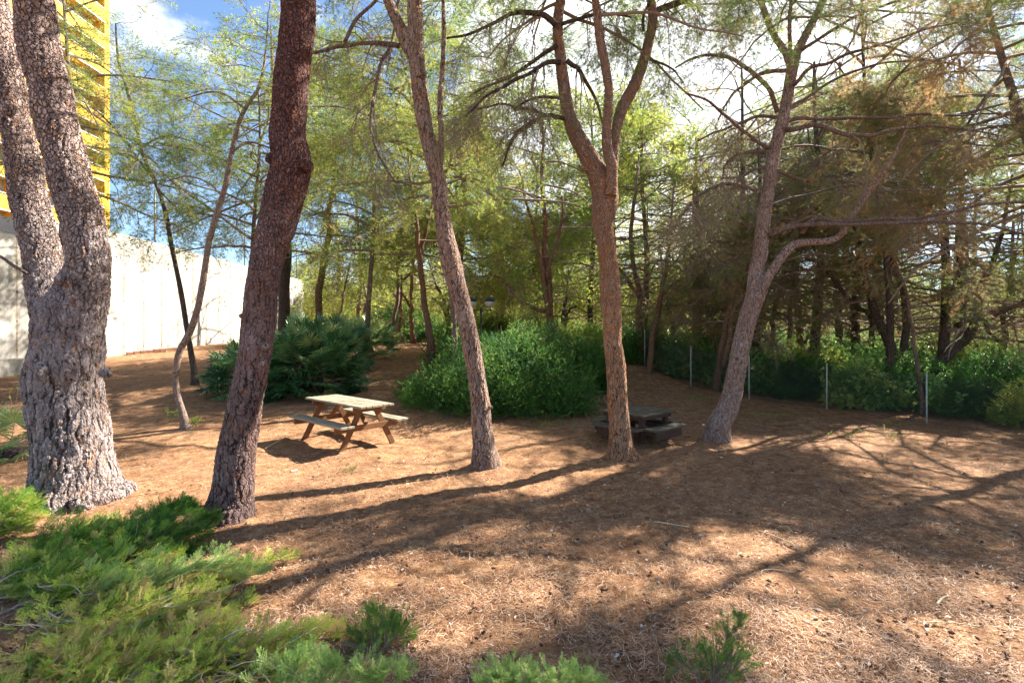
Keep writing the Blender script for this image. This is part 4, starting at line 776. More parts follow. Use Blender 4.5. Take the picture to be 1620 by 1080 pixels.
shrub('green bush at the foot of the lamp post', [(-1.6, 16.2, 1.3, 1.0, 1.75), (-.3, 16.8, 1.2, .9, 1.9)], 4600, SG_FINE, LEAF_DK, .22, 203, tint=(.55, .25))
shrub('low wispy green plant at the left foot of the round shrub', [(-2.1, 11.8, .6, .5, .55), (-2.3, 12.6, .6, .5, .5)], 1900, SG_FINE, LEAF_DK, .17, 204, tint=(.6, .25), lump=.4)
shrub('dark hedge-like bush closing the far end of the path', [(-6.9, 31., 2.2, 1.5, 2.4), (-4.3, 31., 1.6, 1.3, 1.7), (-8.6, 31.5, 1.3, 1.2, 1.9)], 4200, SG_MED, LEAF_DK, .42, 205, tint=(.35, .25))
shrub('yellow-green bush glowing behind the leaning end of the hedge, right of the path', [(-2.9, 27., 1.2, 1., 1.5), (-1.2, 27., 1.3, 1., 1.7)], 2600, SG_MED, LEAF_YG, .38, 206, tint=(.3, .3))
shrub('bright yellow-green bush lit from behind, under the small dark pine', [(2.6, 19.5, 1.3, .8, 1.9), (3.8, 21, .9, .8, 2.2)], 3400, SG_MED, LEAF_YG, .28, 207, tint=(.7, .3))
shrub('pale yellow roadside bushes past the end of the concrete wall', [(-15.5, 44, 3.2, 2, 3.0), (-20, 46, 3, 2, 3.4), (-11, 46, 2.6, 2, 2.2)], 4000, SG_MED, LEAF_YG, .6, 208, tint=(.8, .3))
# thicket behind the fence
U = [(4.9, 18.0, 1.2, 1.0, 1.7, .35, 0, 'dark bush behind the first fence post'), (6.5, 17.0, 1.3, 1.1, 1.45, .45, 1, 'leafy bush between the first and second fence posts'), (7.4, 15.2, 1.1, .9, 1.15, .5, 1, 'bramble clump behind the third fence post'),
     (8.6, 14.5, 1.2, 1.0, 1.2, .25, 0, 'shadowy dark bramble clump right of the third post'), (9.3, 15.2, 1.3, 1.0, 1.6, .85, 2, 'tall yellow-green bramble catching the sun above the fence'),
     (9.5, 12.9, 1.0, .8, 1.15, .6, 1, 'shiny-leaved bramble clump right of the fourth post'), (10.7, 13.4, 1.2, 1.0, 1.35, .5, 1, 'tangled bramble clump under the forking dark pine'), (11.1, 11.7, 1.0, .8, 1.0, .3, 0, 'dark bramble clump behind the tallest-looking post'),
     (11.3, 10.5, .75, .6, .95, .9, 2, 'bright fern-green bush behind the wire right of the last visible post'), (13.0, 12.8, 1.5, 1.2, 1.5, .25, 0, 'dark bush under the heavy leaning pine'), (12.6, 10.4, 1.2, .9, 1.15, .35, 0, 'dark green bush at the right edge behind the wire'),
     (14.8, 12.2, 1.6, 1.3, 1.5, .45, 1, 'leafy bush against the far right edge'), (12.2, 16.5, 2.0, 1.5, 1.5, .5, 1, 'bush deep in the thicket behind the forking pine'), (8.9, 18.6, 1.8, 1.4, 1.5, .45, 1, 'bush deep behind the second and third posts'), (15.8, 16.5, 2.2, 1.6, 1.7, .7, 2, 'yellowish bush far back at the right edge')]
for k, (x, y, rx, ry, h, tn, kd, lb) in enumerate(U):
    shrub(lb, [(x, y, rx, ry, h), (x + rx * .6, y + .3, rx * .6, ry * .7, h * .8), (x - rx * .5, y - .1, rx * .6, ry * .6, h * .75)], int(2600 * rx * h), [SG_MED, SG_BROAD, SG_FINE][kd], [LEAF_DK, LEAF_IVY, LEAF_YG][kd], [.19, .19, .17][kd], 300 + k, 'undergrowth bushes behind the wire fence', name='bramble_bush', cat='bush', tint=(tn, .3), lump=.35)
def cover():
    g = np.random.default_rng(44); a = Acc(); n = 9000
    x = g.uniform(4, 34, n); y = g.uniform(11, 40, n); 
    k = (x > 5.4 + (20.8 - y) * .42) & (x < y * 1.15 + 3); x, y = x[k], y[k]; n = len(x)
    z = ground(x, y) + g.uniform(0, .75, n) * (1 + .3 * np.sin(x) * np.cos(y * 1.3))
    place_sprays(a, SG_BROAD, np.column_stack([x, y, z]), g.normal(size=(n, 3)) + [0, 0, 1.3], g.uniform(.2, .42, n), g.uniform(.0, .6, n), g)
    tag(a.build('undergrowth', [LEAF_IVY, TWIG]), kind='stuff')
    a = Acc(); n = 16000; th = g.uniform(-1.15, 1.15, n); d = g.uniform(68, 110, n); x = np.sin(th) * d; y = np.cos(th) * d
    hh = 6.5 + 2.2 * np.sin(th * 23) + 1.5 * np.sin(th * 57 + 1); z = ground(x, y) + hh * g.random(n) ** .8
    place_sprays(a, SG_MED, np.column_stack([x, y, z]), g.normal(size=(n, 3)) + [0, 0, .6], g.uniform(1.6, 3.0, n), g.uniform(.0, 1., n), g)
    m = leafmat('far_wood_leaves', [(.06, .10, .04), (.11, .16, .05), (.19, .24, .07), (.27, .29, .10)], .45)
    tag(a.build('distant_woodland', [m, TWIG]), kind='stuff')
    # sparse green weeds on the needle floor
    a = Acc(); 
    for (px, py, r, n) in [(1215, 660, .3, 34), (1390, 692, .3, 14), (1110, 632, .3, 50), (1330, 690, .25, 12), (1430, 676, .15, 12), (870, 672, .3, 40), (545, 748, .1, 6)]:
        d = GD(px, py); c = P(px, py, d); xx = c[0] + g.normal(size=n) * r; yy = c[1] + g.normal(size=n) * r * .8
        place_sprays(a, SG_FINE, np.column_stack([xx, yy, ground(xx, yy) + .01]), g.normal(size=(n, 3)) * .6 + [0, 0, .8], g.uniform(.06, .14, n), g.uniform(.3, 1, n), g)
    tag(a.build('weeds', [LEAF_YG, TWIG]), kind='stuff')
cover()

# small seedlings beside the snake-curved pine
for (px, py, h, lb) in [(268, 668, .20, 'tiny yellow-leaved seedling left of the snake-curved pine'), (310, 676, .10, 'tiny green seedling touching the right foot of the snake-curved pine'), (22, 655, .75, 'wispy grey-green weed left of the massive twin-stemmed pine')]:
    d = GD(px, py); c = P(px, py, d); rng = np.random.default_rng(px); z = float(ground(c[0], c[1])); root = thing('seedling', (c[0], c[1], z), lb, 'plant'); a = Acc(); b = Acc()
    pos = []; 
    for q in range(4):
        e = np.array([c[0], c[1], z]) + np.array([rng.normal() * h * .4, rng.normal() * h * .3, h * rng.uniform(.6, 1)]); tube(b, cr_spline([[c[0], c[1], z - .02], (np.array([c[0], c[1], z]) + e) / 2 + [0, 0, .02], e], 5), .004, 4); b.build('stem', TWIG, root, (c[0], c[1], z)); b = Acc(); pos += [e, e * .7 + np.array([c[0], c[1], z]) * .3]
    pos = np.array(pos); place_sprays(a, SG_BROAD if h < .5 else SG_FINE, pos, rng.normal(size=pos.shape) * .7 + [0, 0, .6], np.full(len(pos), .13), rng.uniform(.4, 1, len(pos)), rng)
    a.build('leaves', [LEAF_YG, TWIG], root, (c[0], c[1], z))

# ------------------------------------------------------------------ fan palms
def fan_template(seed, nseg=24, rad=.42, pet=.42):
    g = np.random.default_rng(seed); V = []; F = []; M_ = []; k = 0
    p0 = np.zeros(3); hub = np.array([pet, 0, .02])
    v = np.array([[0, -.008, 0], [0, .008, 0], [0, 0, .012], [pet, -.005, .02], [pet, .005, .02], [pet, 0, .03]]); V.append(v); F += [[0, 1, 4], [0, 4, 3], [1, 2, 5], [1, 5, 4], [2, 0, 3], [2, 3, 5]]; M_ += [1] * 6; k = 6
    for i in range(nseg):
        an = (i / (nseg - 1) - .5) * R(250) + g.normal() * .02; l = rad * (1 - .25 * abs(i / (nseg - 1) - .5)) * g.uniform(.9, 1.06)
        d = np.array([math.cos(an), math.sin(an), .0]); s = np.array([-math.sin(an), math.cos(an), 0]); lift = .12 + .06 * math.cos(an); dr = g.uniform(.02, .16)
        w = l * .052
        a_ = hub; m1 = hub + d * l * .55 + np.array([0, 0, lift * l * .8]); e = hub + d * l + np.array([0, 0, lift * l - dr * l * 1.5])
        fold = np.array([0, 0, .018 * (1 if i % 2 else -1)])
        v = np.array([a_, m1 + s * w, m1 - s * w + fold, e]); V.append(v); F += [[k, k + 1, k + 2], [k + 1, k + 3, k + 2]]; M_ += [0, 0]; k += 4
    return np.vstack(V), np.array(F), np.array(M_)
FANS = [fan_template(400 + i) for i in range(4)]
PALM = leafmat('fan_palm_leaf', [(.022, .07, .024), (.045, .13, .042), (.08, .20, .065), (.16, .29, .10), (.32, .38, .12)], .3, .3, .8)
def palm(label, x, y, R_, h, n, seed, tint=(.4, .3), sc=1.):
    rng = np.random.default_rng(seed); z = float(ground(x, y)); root = thing('fan_palm', (x, y, z), label, 'palm', 'clumping fan palms'); a = Acc(); st = Acc()
    for q in range(5):
        t = rng.uniform(0, 6.3); c = np.array([x + R_ * .35 * math.cos(t) * rng.random(), y + R_ * .35 * math.sin(t) * rng.random(), z - .1]); tube(st, [c, c + [0, 0, h * .25], c + [rng.normal() * .05, rng.normal() * .05, h * .5]], [.10, .09, .07], 8, cap=True, lump=.1, rng=rng)
    th = rng.uniform(0, 2 * np.pi, n); el = np.arcsin(rng.uniform(-.42, 1, n)); d = np.column_stack([np.cos(th) * np.cos(el), np.sin(th) * np.cos(el), np.sin(el)])
    rr = rng.uniform(.40, .80, n)[:, None]; pos = np.array([x, y, z + h * .26]) + d * rr * np.array([R_, R_, h * .78]) * np.array([1, 1, .85])
    pos[:, 2] = np.maximum(pos[:, 2], ground(pos[:, 0], pos[:, 1]) + .12)
    dd = d + np.array([0, 0, .12]) + rng.normal(size=(n, 3)) * .22
    place_sprays(a, FANS, pos, dd, rng.uniform(.75, 1.15, n) * sc, tint[0] + rng.normal(size=n) * tint[1], rng, roll=.35)
    a.build('fronds', [PALM, TWIG_L], root, (x, y, z)); st.build('trunk', BARKD, root, (x, y, z), smooth=True)
palm('big dark clump of fan palms between the plum-barked pine and the picnic table', -5.5, 13.2, 1.12, 1.95, 290, 500, (.38, .3))
palm('fan palm low at the left of the plum-barked pine, half hidden by it', -6.9, 13.2, 1.0, 1.25, 150, 501, (.45, .3))
palm('lighter fan palm with drooping fronds behind the big clump', -6.0, 16.6, .95, 1.5, 100, 502, (.65, .3))
palm('small yellowish fan palm furthest back beside the path', -6.2, 20.2, 1.3, 1.4, 90, 503, (.75, .3))
palm('grassy palm tuft at the left picture edge behind the massive pine', -8.0, 7.55, .45, .45, 30, 504, (.8, .2), .7)

# ------------------------------------------------------------------ picnic tables
def wood(name, c1, c2, c3, ax=0, sc=1.):
    m, t, o = mat(name); tcd = N(t, 'ShaderNodeTexCoord').outputs['Object']
    s = [9., 9., 9.]; s[ax] = .7; s = tuple(v * sc for v in s)
    n1 = noise(t, mapping(t, tcd, s), 4., 6, .6, .6); n2 = noise(t, tcd, 5., 4)
    c = ramp(t, [(.3, c1), (.55, c2), (.75, c3)], n1.outputs['Fac']); c = mixc(t, maprange(t, n2.outputs['Fac'], .4, .7, 0., .5), c, c1)
    bsdf(t, o, c, .8, .25, bump(t, n1.outputs['Fac'], .35, .004)); return m
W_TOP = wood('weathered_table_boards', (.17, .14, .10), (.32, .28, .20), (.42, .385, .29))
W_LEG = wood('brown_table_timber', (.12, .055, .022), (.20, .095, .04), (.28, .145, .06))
def hpart(root, name, boxes, m, bv=.005):
    a = Acc()
    for b in boxes: box(a, *b)
    o = a.build(name, m, root, (0, 0, 0)); bevel(o, bv, 2); return o
cx, cy = -2.99, 8.80; ang = math.atan2(.656, -.755); gz = float(ground(cx, cy)) - .01
t1 = thing('picnic_table', (cx, cy, gz), 'sunlit A-frame picnic table with pale slatted top and two attached benches', 'table', 'wooden picnic tables', rz=ang)
g = np.random.default_rng(70)
nb, Wt, Lt = 6, .66, 1.92; bw = Wt / nb
hpart(t1, 'tabletop', [((g.normal() * .004, -Wt / 2 + bw * (k + .5), .735 + g.normal() * .0015), (Lt + g.normal() * .006, bw - .011, .036)) for k in range(nb)], W_TOP)
for sd in (1, -1):
    hpart(t1, 'bench', [((g.normal() * .004, sd * (.535 + (k - .5) * .125), .435 + g.normal() * .001), (1.86, .115, .038)) for k in range(2)], W_TOP)
for fx in (-.66, .66):
    for sd in (1, -1):
        A_ = np.array([fx, sd * .12, .715]); B_ = np.array([fx, sd * .50, .0]); dv = B_ - A_; ln = np.linalg.norm(dv) + .03; an = math.atan2(dv[1], -dv[2])
        hpart(t1, 'leg', [((A_ + B_) / 2, (.042, .095, ln), rotx(an))], W_LEG)
    hpart(t1, 'cross_beam', [((fx + .046 * (1 if fx > 0 else -1), 0, .368), (.045, 1.30, .095))], W_LEG)
    hpart(t1, 'top_batten', [((fx + .046 * (1 if fx > 0 else -1), 0, .672), (.045, .62, .085))], W_LEG)
    s_ = 1 if fx > 0 else -1
    A_ = np.array([fx - s_ * .03, 0, .37]); B_ = np.array([fx - s_ * .42, 0, .70]); dv = B_ - A_; an = math.atan2(dv[0], dv[2])
    hpart(t1, 'brace', [((A_ + B_) / 2, (.04, .07, np.linalg.norm(dv)), roty(an))], W_LEG)
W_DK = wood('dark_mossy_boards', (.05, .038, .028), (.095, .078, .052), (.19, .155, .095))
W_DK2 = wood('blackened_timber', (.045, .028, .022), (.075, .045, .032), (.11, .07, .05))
cx, cy = 2.32, 8.98; gz = float(ground(cx, cy)) - .01
t2 = thing('picnic_table', (cx, cy, gz), 'low dark square picnic table with four short benches, half behind the orange-barked pine', 'table', 'wooden picnic tables', rz=R(40))
nb = 9; Wt = 1.0
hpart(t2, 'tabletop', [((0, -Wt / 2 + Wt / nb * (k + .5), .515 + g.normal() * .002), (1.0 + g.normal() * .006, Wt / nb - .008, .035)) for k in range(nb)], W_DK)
def bench2(k):
    a = Acc(); l, w, c, zt, th = .98, .27, .06, .315, .04; y0 = .62
    pts = [(-l / 2 + c, -w / 2), (l / 2 - c, -w / 2), (l / 2, -w / 2 + c), (l / 2, w / 2), (-l / 2, w / 2), (-l / 2, -w / 2 + c)]
    v = [(x, y - y0, zt - th) for x, y in pts] + [(x, y - y0, zt) for x, y in pts]; v = np.array(v) @ rotz(k * math.pi / 2).T
    a.add(v[:6], [[5, 4, 3, 2], [5, 2, 1, 0]]); a.add(v[6:], [[0, 1, 2, 3], [0, 3, 4, 5]]); a.add(v, [[i, (i + 1) % 6, 6 + (i + 1) % 6, 6 + i] for i in range(6)])
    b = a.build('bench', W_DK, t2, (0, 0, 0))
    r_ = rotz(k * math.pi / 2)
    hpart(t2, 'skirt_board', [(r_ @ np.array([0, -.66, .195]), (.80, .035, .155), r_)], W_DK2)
for k in range(4): bench2(k)
for k in range(4):
    x, y = [(.36, .36), (-.36, .36), (-.36, -.36), (.36, -.36)][k]
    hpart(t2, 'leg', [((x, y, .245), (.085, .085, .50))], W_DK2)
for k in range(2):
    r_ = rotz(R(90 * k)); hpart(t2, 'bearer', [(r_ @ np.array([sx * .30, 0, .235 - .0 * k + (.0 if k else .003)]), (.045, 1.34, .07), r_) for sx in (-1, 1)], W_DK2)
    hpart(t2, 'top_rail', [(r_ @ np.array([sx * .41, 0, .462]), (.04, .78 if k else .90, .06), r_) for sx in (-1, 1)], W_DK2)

# ------------------------------------------------------------------ lamp post
GREENM = simplemat('dark_green_paint', (.02, .045, .045), .35, .5, nsc=20)
dl = 18.; pb = P(761, 545, dl); zl = float(ground(pb[0], dl)); lamp = thing('lamp_post', (pb[0], dl, zl), 'park lamp post with two half-dark globe lamps on a crossbar', 'street lamp')
kz = dl / FPX; zb = EYE + (HY - 491) * kz - zl
a = Acc(); tube(a, [[0, 0, 0], [0, 0, .3], [0, 0, .32], [0, 0, zb]], [.055, .055, .035, .03], 12, cap=True); a.build('pole', GREENM, lamp, (0, 0, 0), smooth=True)
a = Acc(); hw = 14.5 * kz; tube(a, [[-hw, 0, zb], [-hw * .5, 0, zb], [hw, 0, zb]], .022, 8, cap=True)
for sx in (-1, 1): tube(a, [[sx * hw, 0, zb - .02], [sx * hw, 0, zb + .13]], .022, 8, cap=True)
tube(a, [[0, 0, zb - .06], [0, 0, zb + .07]], .045, 10, cap=True); a.build('crossbar', GREENM, lamp, (0, 0, 0), smooth=True)
def lathe(a, prof, c, n=28, mi=0):
    th = np.linspace(0, 2 * np.pi, n, endpoint=False); V = np.array([[c[0] + r * math.cos(t), c[1] + r * math.sin(t), c[2] + z] for r, z in prof for t in th]); m = len(prof)
    F = [[i * n + j, i * n + (j + 1) % n, (i + 1) * n + (j + 1) % n, (i + 1) * n + j] for i in range(m - 1) for j in range(n)]; a.add(V, F, mi)
GLOBE = simplemat('milky_globe', (.60, .56, .48), .25, .5); SHADE = simplemat('dark_globe_top', (.02, .035, .05), .12, .7)
rg = 8.6 * kz
for sx in (-1, 1):
    c = (sx * hw, 0, zb + .11 + rg)
    a = Acc(); lathe(a, [(.03, -rg)] + [(rg * math.sin(t), -rg * math.cos(t)) for t in np.linspace(.18, 1.62, 12)], c); gl = a.build('lamp_globe', GLOBE, lamp, (0, 0, 0), smooth=True)
    a = Acc(); lathe(a, [(rg * 1.015 * math.cos(t), rg * 1.015 * math.sin(t)) for t in np.linspace(.06, 1.56, 12)], c); lathe(a, [(rg * 1.0, rg * .02), (rg * 1.05, rg * .03), (rg * 1.05, rg * .09), (rg * 1.01, rg * .1)], c)
    a.build('globe_cap', SHADE, gl, (0, 0, 0), smooth=True)

# ------------------------------------------------------------------ chain-link fence
POSTM = simplemat('pale_galvanised_post', (.36, .37, .35), .6, .3, nsc=12, namt=.15); WIREM = simplemat('dark_wire', (.045, .05, .045), .5, .5, .6)
fp = [(1020, 601), (1093, 627), (1185, 638), (1308, 654), (1466, 671)]; fd = [17.0, 15.1, 13.6, 12.25, 10.5]; fh = [1.25, 1.20, 1.16, 1.10, 1.04]
pp = []
for (px, py), d, h in zip(fp, fd, fh): x = (px - HX) / FPX * d; pp.append((x, d, float(ground(x, d)), h))
pp.append((10.05, 8.75, float(ground(10.05, 8.75)), 1.04))
fence = thing('chain_link_fence', (pp[2][0], pp[2][1], pp[2][2]), 'low chain-link wire fence on thin pale posts along the right side', 'fence')
fo = (pp[2][0], pp[2][1], pp[2][2])
for i, (x, y, z, h) in enumerate(pp):
    a = Acc(); tube(a, [[x, y, z - .1], [x, y, z + h + .04]], .015, 12, cap=True); lathe(a, [(.017, h + .03), (.019, h + .04), (.014, h + .06), (.0, h + .065)], (x, y, z), 12)
    p_ = a.build('post', POSTM, fence, fo, smooth=True)
a = Acc(); tops = Acc()
for (x0, y0, z0, h0), (x1, y1, z1, h1) in zip(pp[:-1], pp[1:]):
    Ls = math.hypot(x1 - x0, y1 - y0); H = 1.0; c = .062; m = int(Ls / c)
    nxy = np.array([-(y1 - y0), x1 - x0]) / Ls * .026
    def pt(u, v): return np.array([x0 + (x1 - x0) * u - nxy[0] * 0, y0 + (y1 - y0) * u, z0 + (z1 - z0) * u + .01 + v * (h0 + (h1 - h0) * u - .03)])
    for sgn in (1, -1):
        for k in range(-int(H / c), m + 1):
            ua, ub = (k * c) / Ls, (k * c + H) / Ls; va, vb = (0., 1.) if sgn > 0 else (1., 0.)
            A0, A1_ = ua, ub; lo_, hi_ = max(0, ua), min(1, ub)
            if hi_ <= lo_: continue
            v_lo = va + (vb - va) * (lo_ - ua) / (ub - ua); v_hi = va + (vb - va) * (hi_ - ua) / (ub - ua)
            tube(a, [pt(lo_, v_lo), pt(hi_, v_hi)], .0027, 3)
    for v in (.01, .5, .99): tube(tops, [pt(0, v), pt(1, v)], .0026, 4)
a.build('wire_mesh', WIREM, fence, fo); tops.build('straining_wire', WIREM, fence, fo)

# ------------------------------------------------------------------ concrete wall and the things on it
def concrete():
    m, t, o = mat('cast_concrete'); tcd = N(t, 'ShaderNodeTexCoord').outputs['Object']; sx = N(t, 'ShaderNodeSeparateXYZ'); L(t, tcd, sx.inputs[0])
    n1 = noise(t, tcd, 1.1, 6, .6); n2 = noise(t, mapping(t, tcd, (1, 3.2, .35)), 2.6, 5, .6); n3 = noise(t, tcd, 30, 4, .6)
    c = ramp(t, [(.3, (.27, .255, .225)), (.5, (.34, .32, .285)), (.7, (.40, .38, .345))], n1.outputs['Fac']); c = mixc(t, maprange(t, n2.outputs['Fac'], .5, .75, 0., .45), c, (.20, .175, .14))
    fy = math_(t, 'FRACT', math_(t, 'DIVIDE', sx.outputs[1], 1.09)); ly = math_(t, 'ABSOLUTE', math_(t, 'SUBTRACT', fy, .5))
    j = maprange(t, ly, .014, .007); stain = math_(t, 'MULTIPLY', maprange(t, ly, .10, .0), maprange(t, n2.outputs['Fac'], .42, .62))
    c = mixc(t, math_(t, 'MULTIPLY', stain, .8), c, (.24, .145, .07)); c = mixc(t, math_(t, 'MULTIPLY', j, .85), c, (.10, .075, .05))
    for zz, wd, am in ((5.22, .016, .9), (4.36, .010, .45), (2.9, .008, .15)):
        l = maprange(t, math_(t, 'ABSOLUTE', math_(t, 'SUBTRACT', sx.outputs[2], zz)), wd, wd * .6); c = mixc(t, math_(t, 'MULTIPLY', l, am), c, (.10, .085, .07))
    fz = math_(t, 'ABSOLUTE', math_(t, 'SUBTRACT', math_(t, 'FRACT', math_(t, 'DIVIDE', sx.outputs[2], .95)), .5)); hole = math_(t, 'MULTIPLY', maprange(t, fz, .032, .026), maprange(t, ly, .028, .022))
    c = mixc(t, hole, c, (.05, .035, .025))
    bsdf(t, o, c, .9, .2, bump(t, n3.outputs['Fac'], .25, .004)); return m
CONC = concrete(); WX = -16.2
wall = thing('concrete_wall', (WX, 24, 1.2), 'tall sunlit cast-concrete retaining wall with form-tie holes along the left', 'wall'); wo_ = (WX, 24, 0); wall.location = wo_
a = Acc(); box(a, (WX - .2, 14.1, 2.61), (.4, 8.2, 5.22)); box(a, (WX - .2, 27.9, 3.05), (.4, 19.4, 6.1)); a.build('panel_face', CONC, wall, wo_)
a = Acc(); box(a, (WX + .28, 13.2, float(ground(-16, 14)) + .2), (.55, 5.4, .86)); o = a.build('footing_ledge', CONC, wall, wo_); bevel(o, .01)
# terrace slab behind the wall so nothing floats
a = Acc(); box(a, (WX - 2.4, 27, 2.9), (3.96, 21, 6.1)); o = tag(a.build('terrace', CONC), kind='structure')
COP = simplemat('brown_tile_coping', (.28, .13, .09), .7, .3, nsc=6, bmp=.3)
a = Acc()
for k in range(11): box(a, (WX - .75, 23.9 + k * .48, 6.045 + .09), (.34, .47, .16))
o = a.build('tile_coping', COP, None, (WX - .75, 26.3, 6.05)); bevel(o, .01); tag(o, 'low brown tiled coping on top of the concrete wall', 'coping')
net = thing('net_fence', (-17.4, 30, 5.95), 'tall thin poles of a net fence rising above the concrete wall', 'fence'); STEEL = simplemat('dull_steel', (.20, .19, .18), .5, .5, .6)
for px, top, r in ((245, 300, .035), (295, 392, .03), (350, 400, .03), (387, 338, .04), (469, 370, .04)):
    y = 17.4 * FPX / (HX - px); a = Acc(); zt = EYE + (HY - top) * y / FPX; tube(a, [[-17.4, y, 5.9], [-17.4, y, max(zt, 6.6)]], r, 8, cap=True); a.build('pole', STEEL, net, (-17.4, 30, 5.95), smooth=True)
a = Acc()
for z in (7.4, 8.5): tube(a, [[-17.43, 23.5, z], [-17.43, 40, z]], .012, 4)
a.build('cable', STEEL, net, (-17.4, 30, 5.95))
BRICK = simplemat('red_brick', (.24, .12, .08), .85, .2, nsc=8, bmp=.4)
for pxa, pya, pxb, pyb, lb in ((200, 562, 262, 556, 'long orange-brown brick kerb at the foot of the concrete wall'), (168, 558, 194, 560, 'short broken brick kerb beside the massive pine, below the wall')):
    a = Acc(); da, db = GD(pxa, pya), GD(pxb, pyb); A_, B_ = P(pxa, pya, da), P(pxb, pyb, db); A_[2] = ground(*A_[:2]); B_[2] = ground(*B_[:2]); n = max(3, int(np.linalg.norm(B_ - A_) / .22)); an = math.atan2(B_[1] - A_[1], B_[0] - A_[0])
    for k in range(n): c = A_ + (B_ - A_) * (k + .5) / n; box(a, c + [0, 0, .05 + g.normal() * .008], (np.linalg.norm(B_ - A_) / n - .012, .11, .14), rotz(an + g.normal() * .04))
    o = a.build('brick_kerb', BRICK, None, tuple((A_ + B_) / 2)); bevel(o, .008); tag(o, lb, 'kerb')

# ------------------------------------------------------------------ yellow tower block
YEL = simplemat('yellow_render', (.78, .40, .02), .7, .3, nsc=.6, namt=.08); WHT = simplemat('white_rail', (.75, .76, .78), .5, .4); GLS = simplemat('window_glass', (.26, .27, .31), .35, .4); BRN = simplemat('brown_shutter', (.26, .17, .14), .7, .3, nsc=3); GREY = simplemat('grey_render', (.42, .40, .38), .8, .2, nsc=1)
tw = thing('tower_block', (-52, 48, 0), 'tall yellow balconied apartment tower behind the pines at the left', 'building'); to = (-52, 48, 0)
a = Acc(); box(a, (-56.2, 47.2, 27), (13.6, 19.6, 54)); a.build('wall', GREY, tw, to)
a = Acc(); box(a, (-48.7, 57.35, 27.2), (1.4, .7, 54.4)); box(a, (-48.7, 37.1, 27.2), (1.4, .6, 54.4)); box(a, (-48.7, 47.2, 27.2), (1.4, .3, 54.2)); a.build('end_fin', YEL, tw, to)
for k in range(17):
    z = 1.4 + k * 3.12
    a = Acc()
    for y0, y1 in ((37.42, 47.03), (47.37, 56.98)): box(a, (-48.05, (y0 + y1) / 2, z + .62), (.14, y1 - y0, 1.24)); box(a, (-48.7, (y0 + y1) / 2, z - .03), (1.36, y1 - y0, .16))
    bal = a.build('balcony', YEL, tw, to)
    a = Acc()
    for y0, y1 in ((37.42, 47.03), (47.37, 56.98)):
        box(a, (-48.05, (y0 + y1) / 2, z + 1.42), (.06, y1 - y0, .06)); 
        for q in range(8): box(a, (-48.05, y0 + (q + .5) * (y1 - y0) / 8, z + 1.315), (.05, .05, .15))
        box(a, (-48.05, (y0 + y1) / 2, z - .19), (.16, y1 - y0, .12))
    a.build('rail', WHT, bal, to)
    for q, yy in enumerate((39.4, 42.2, 45., 49.2, 52., 54.9)):
        a = Acc(); box(a, (-49.38, yy, z + 1.5), (.06, 2.1, 2.1)); w_ = a.build('window', GLS if (q + k) % 3 else BRN, tw, to)
        a = Acc()
        for dy in (-1.05, 0, 1.05): box(a, (-49.33, yy + dy, z + 1.5), (.08, .09, 2.16))
        box(a, (-49.33, yy, z + 2.58), (.078, 2.2, .09)); box(a, (-49.33, yy, z + .42), (.078, 2.2, .09)); a.build('frame', WHT, w_, to)

# ------------------------------------------------------------------ junipers in the foreground
def juniper_template(seed, nb=12, ns=8, w=.0105):
    g = np.random.default_rng(seed); V = []; F = []; M_ = []; k = 0
    def leaf(p, d, l, ww):
        nonlocal k
        s = unit(np.cross(d, np.array([0, 0, 1.]) + g.normal(size=3) * .5)); 
        V.append(np.array([p, p + d * l * .45 + s * ww, p + d * l, p + d * l * .45 - s * ww])); F.extend([[k, k + 1, k + 2], [k, k + 2, k + 3]]); M_.extend([0, 0]); k += 4
    for t in np.linspace(0, .85, 6):
        leaf(np.array([t, 0, 0]), unit(np.array([1, g.normal() * .1, g.normal() * .1])), .2, w * .9)
    M_[:8] = [1] * 8
    for i in range(nb):
        t = .06 + .88 * i / (nb - 1); sd = 1 if i % 2 else -1; bl = (.52 * (1 - t) + .14) * g.uniform(.8, 1.15)
        d = unit(np.array([g.uniform(.8, 1.3), sd * g.uniform(.5, 1.0), g.uniform(-.2, .45)])); p0 = np.array([t, 0, 0])
        for j in range(ns):
            u = (j + .3) / ns; p = p0 + d * bl * u; s2 = 1 if j % 2 else -1
            dd = unit(d + np.array([.3, s2 * .55 * sd, 0]) + g.normal(size=3) * .22); leaf(p, dd, .17 * (1.15 - u * .5), w)
            if g.random() < .8: leaf(p, unit(d + np.array([.3, -s2 * .55 * sd, g.normal() * .2]) + g.normal(size=3) * .15), .14, w * .9)
        leaf(p0 + d * bl * .85, d, .2, w)
    return np.vstack(V), np.array(F), np.array(M_)
JT = [juniper_template(600 + i) for i in range(5)]
JUN = leafmat('juniper_scale_leaves', [(.05, .15, .022), (.12, .27, .035), (.28, .44, .055), (.48, .60, .085), (.64, .64, .16), (.50, .34, .15)], .4, .5, .35)
JUNB = leafmat('juniper_bluish_leaves', [(.08, .19, .05), (.18, .33, .08), (.32, .48, .13), (.50, .58, .20)], .4, .5, .35)
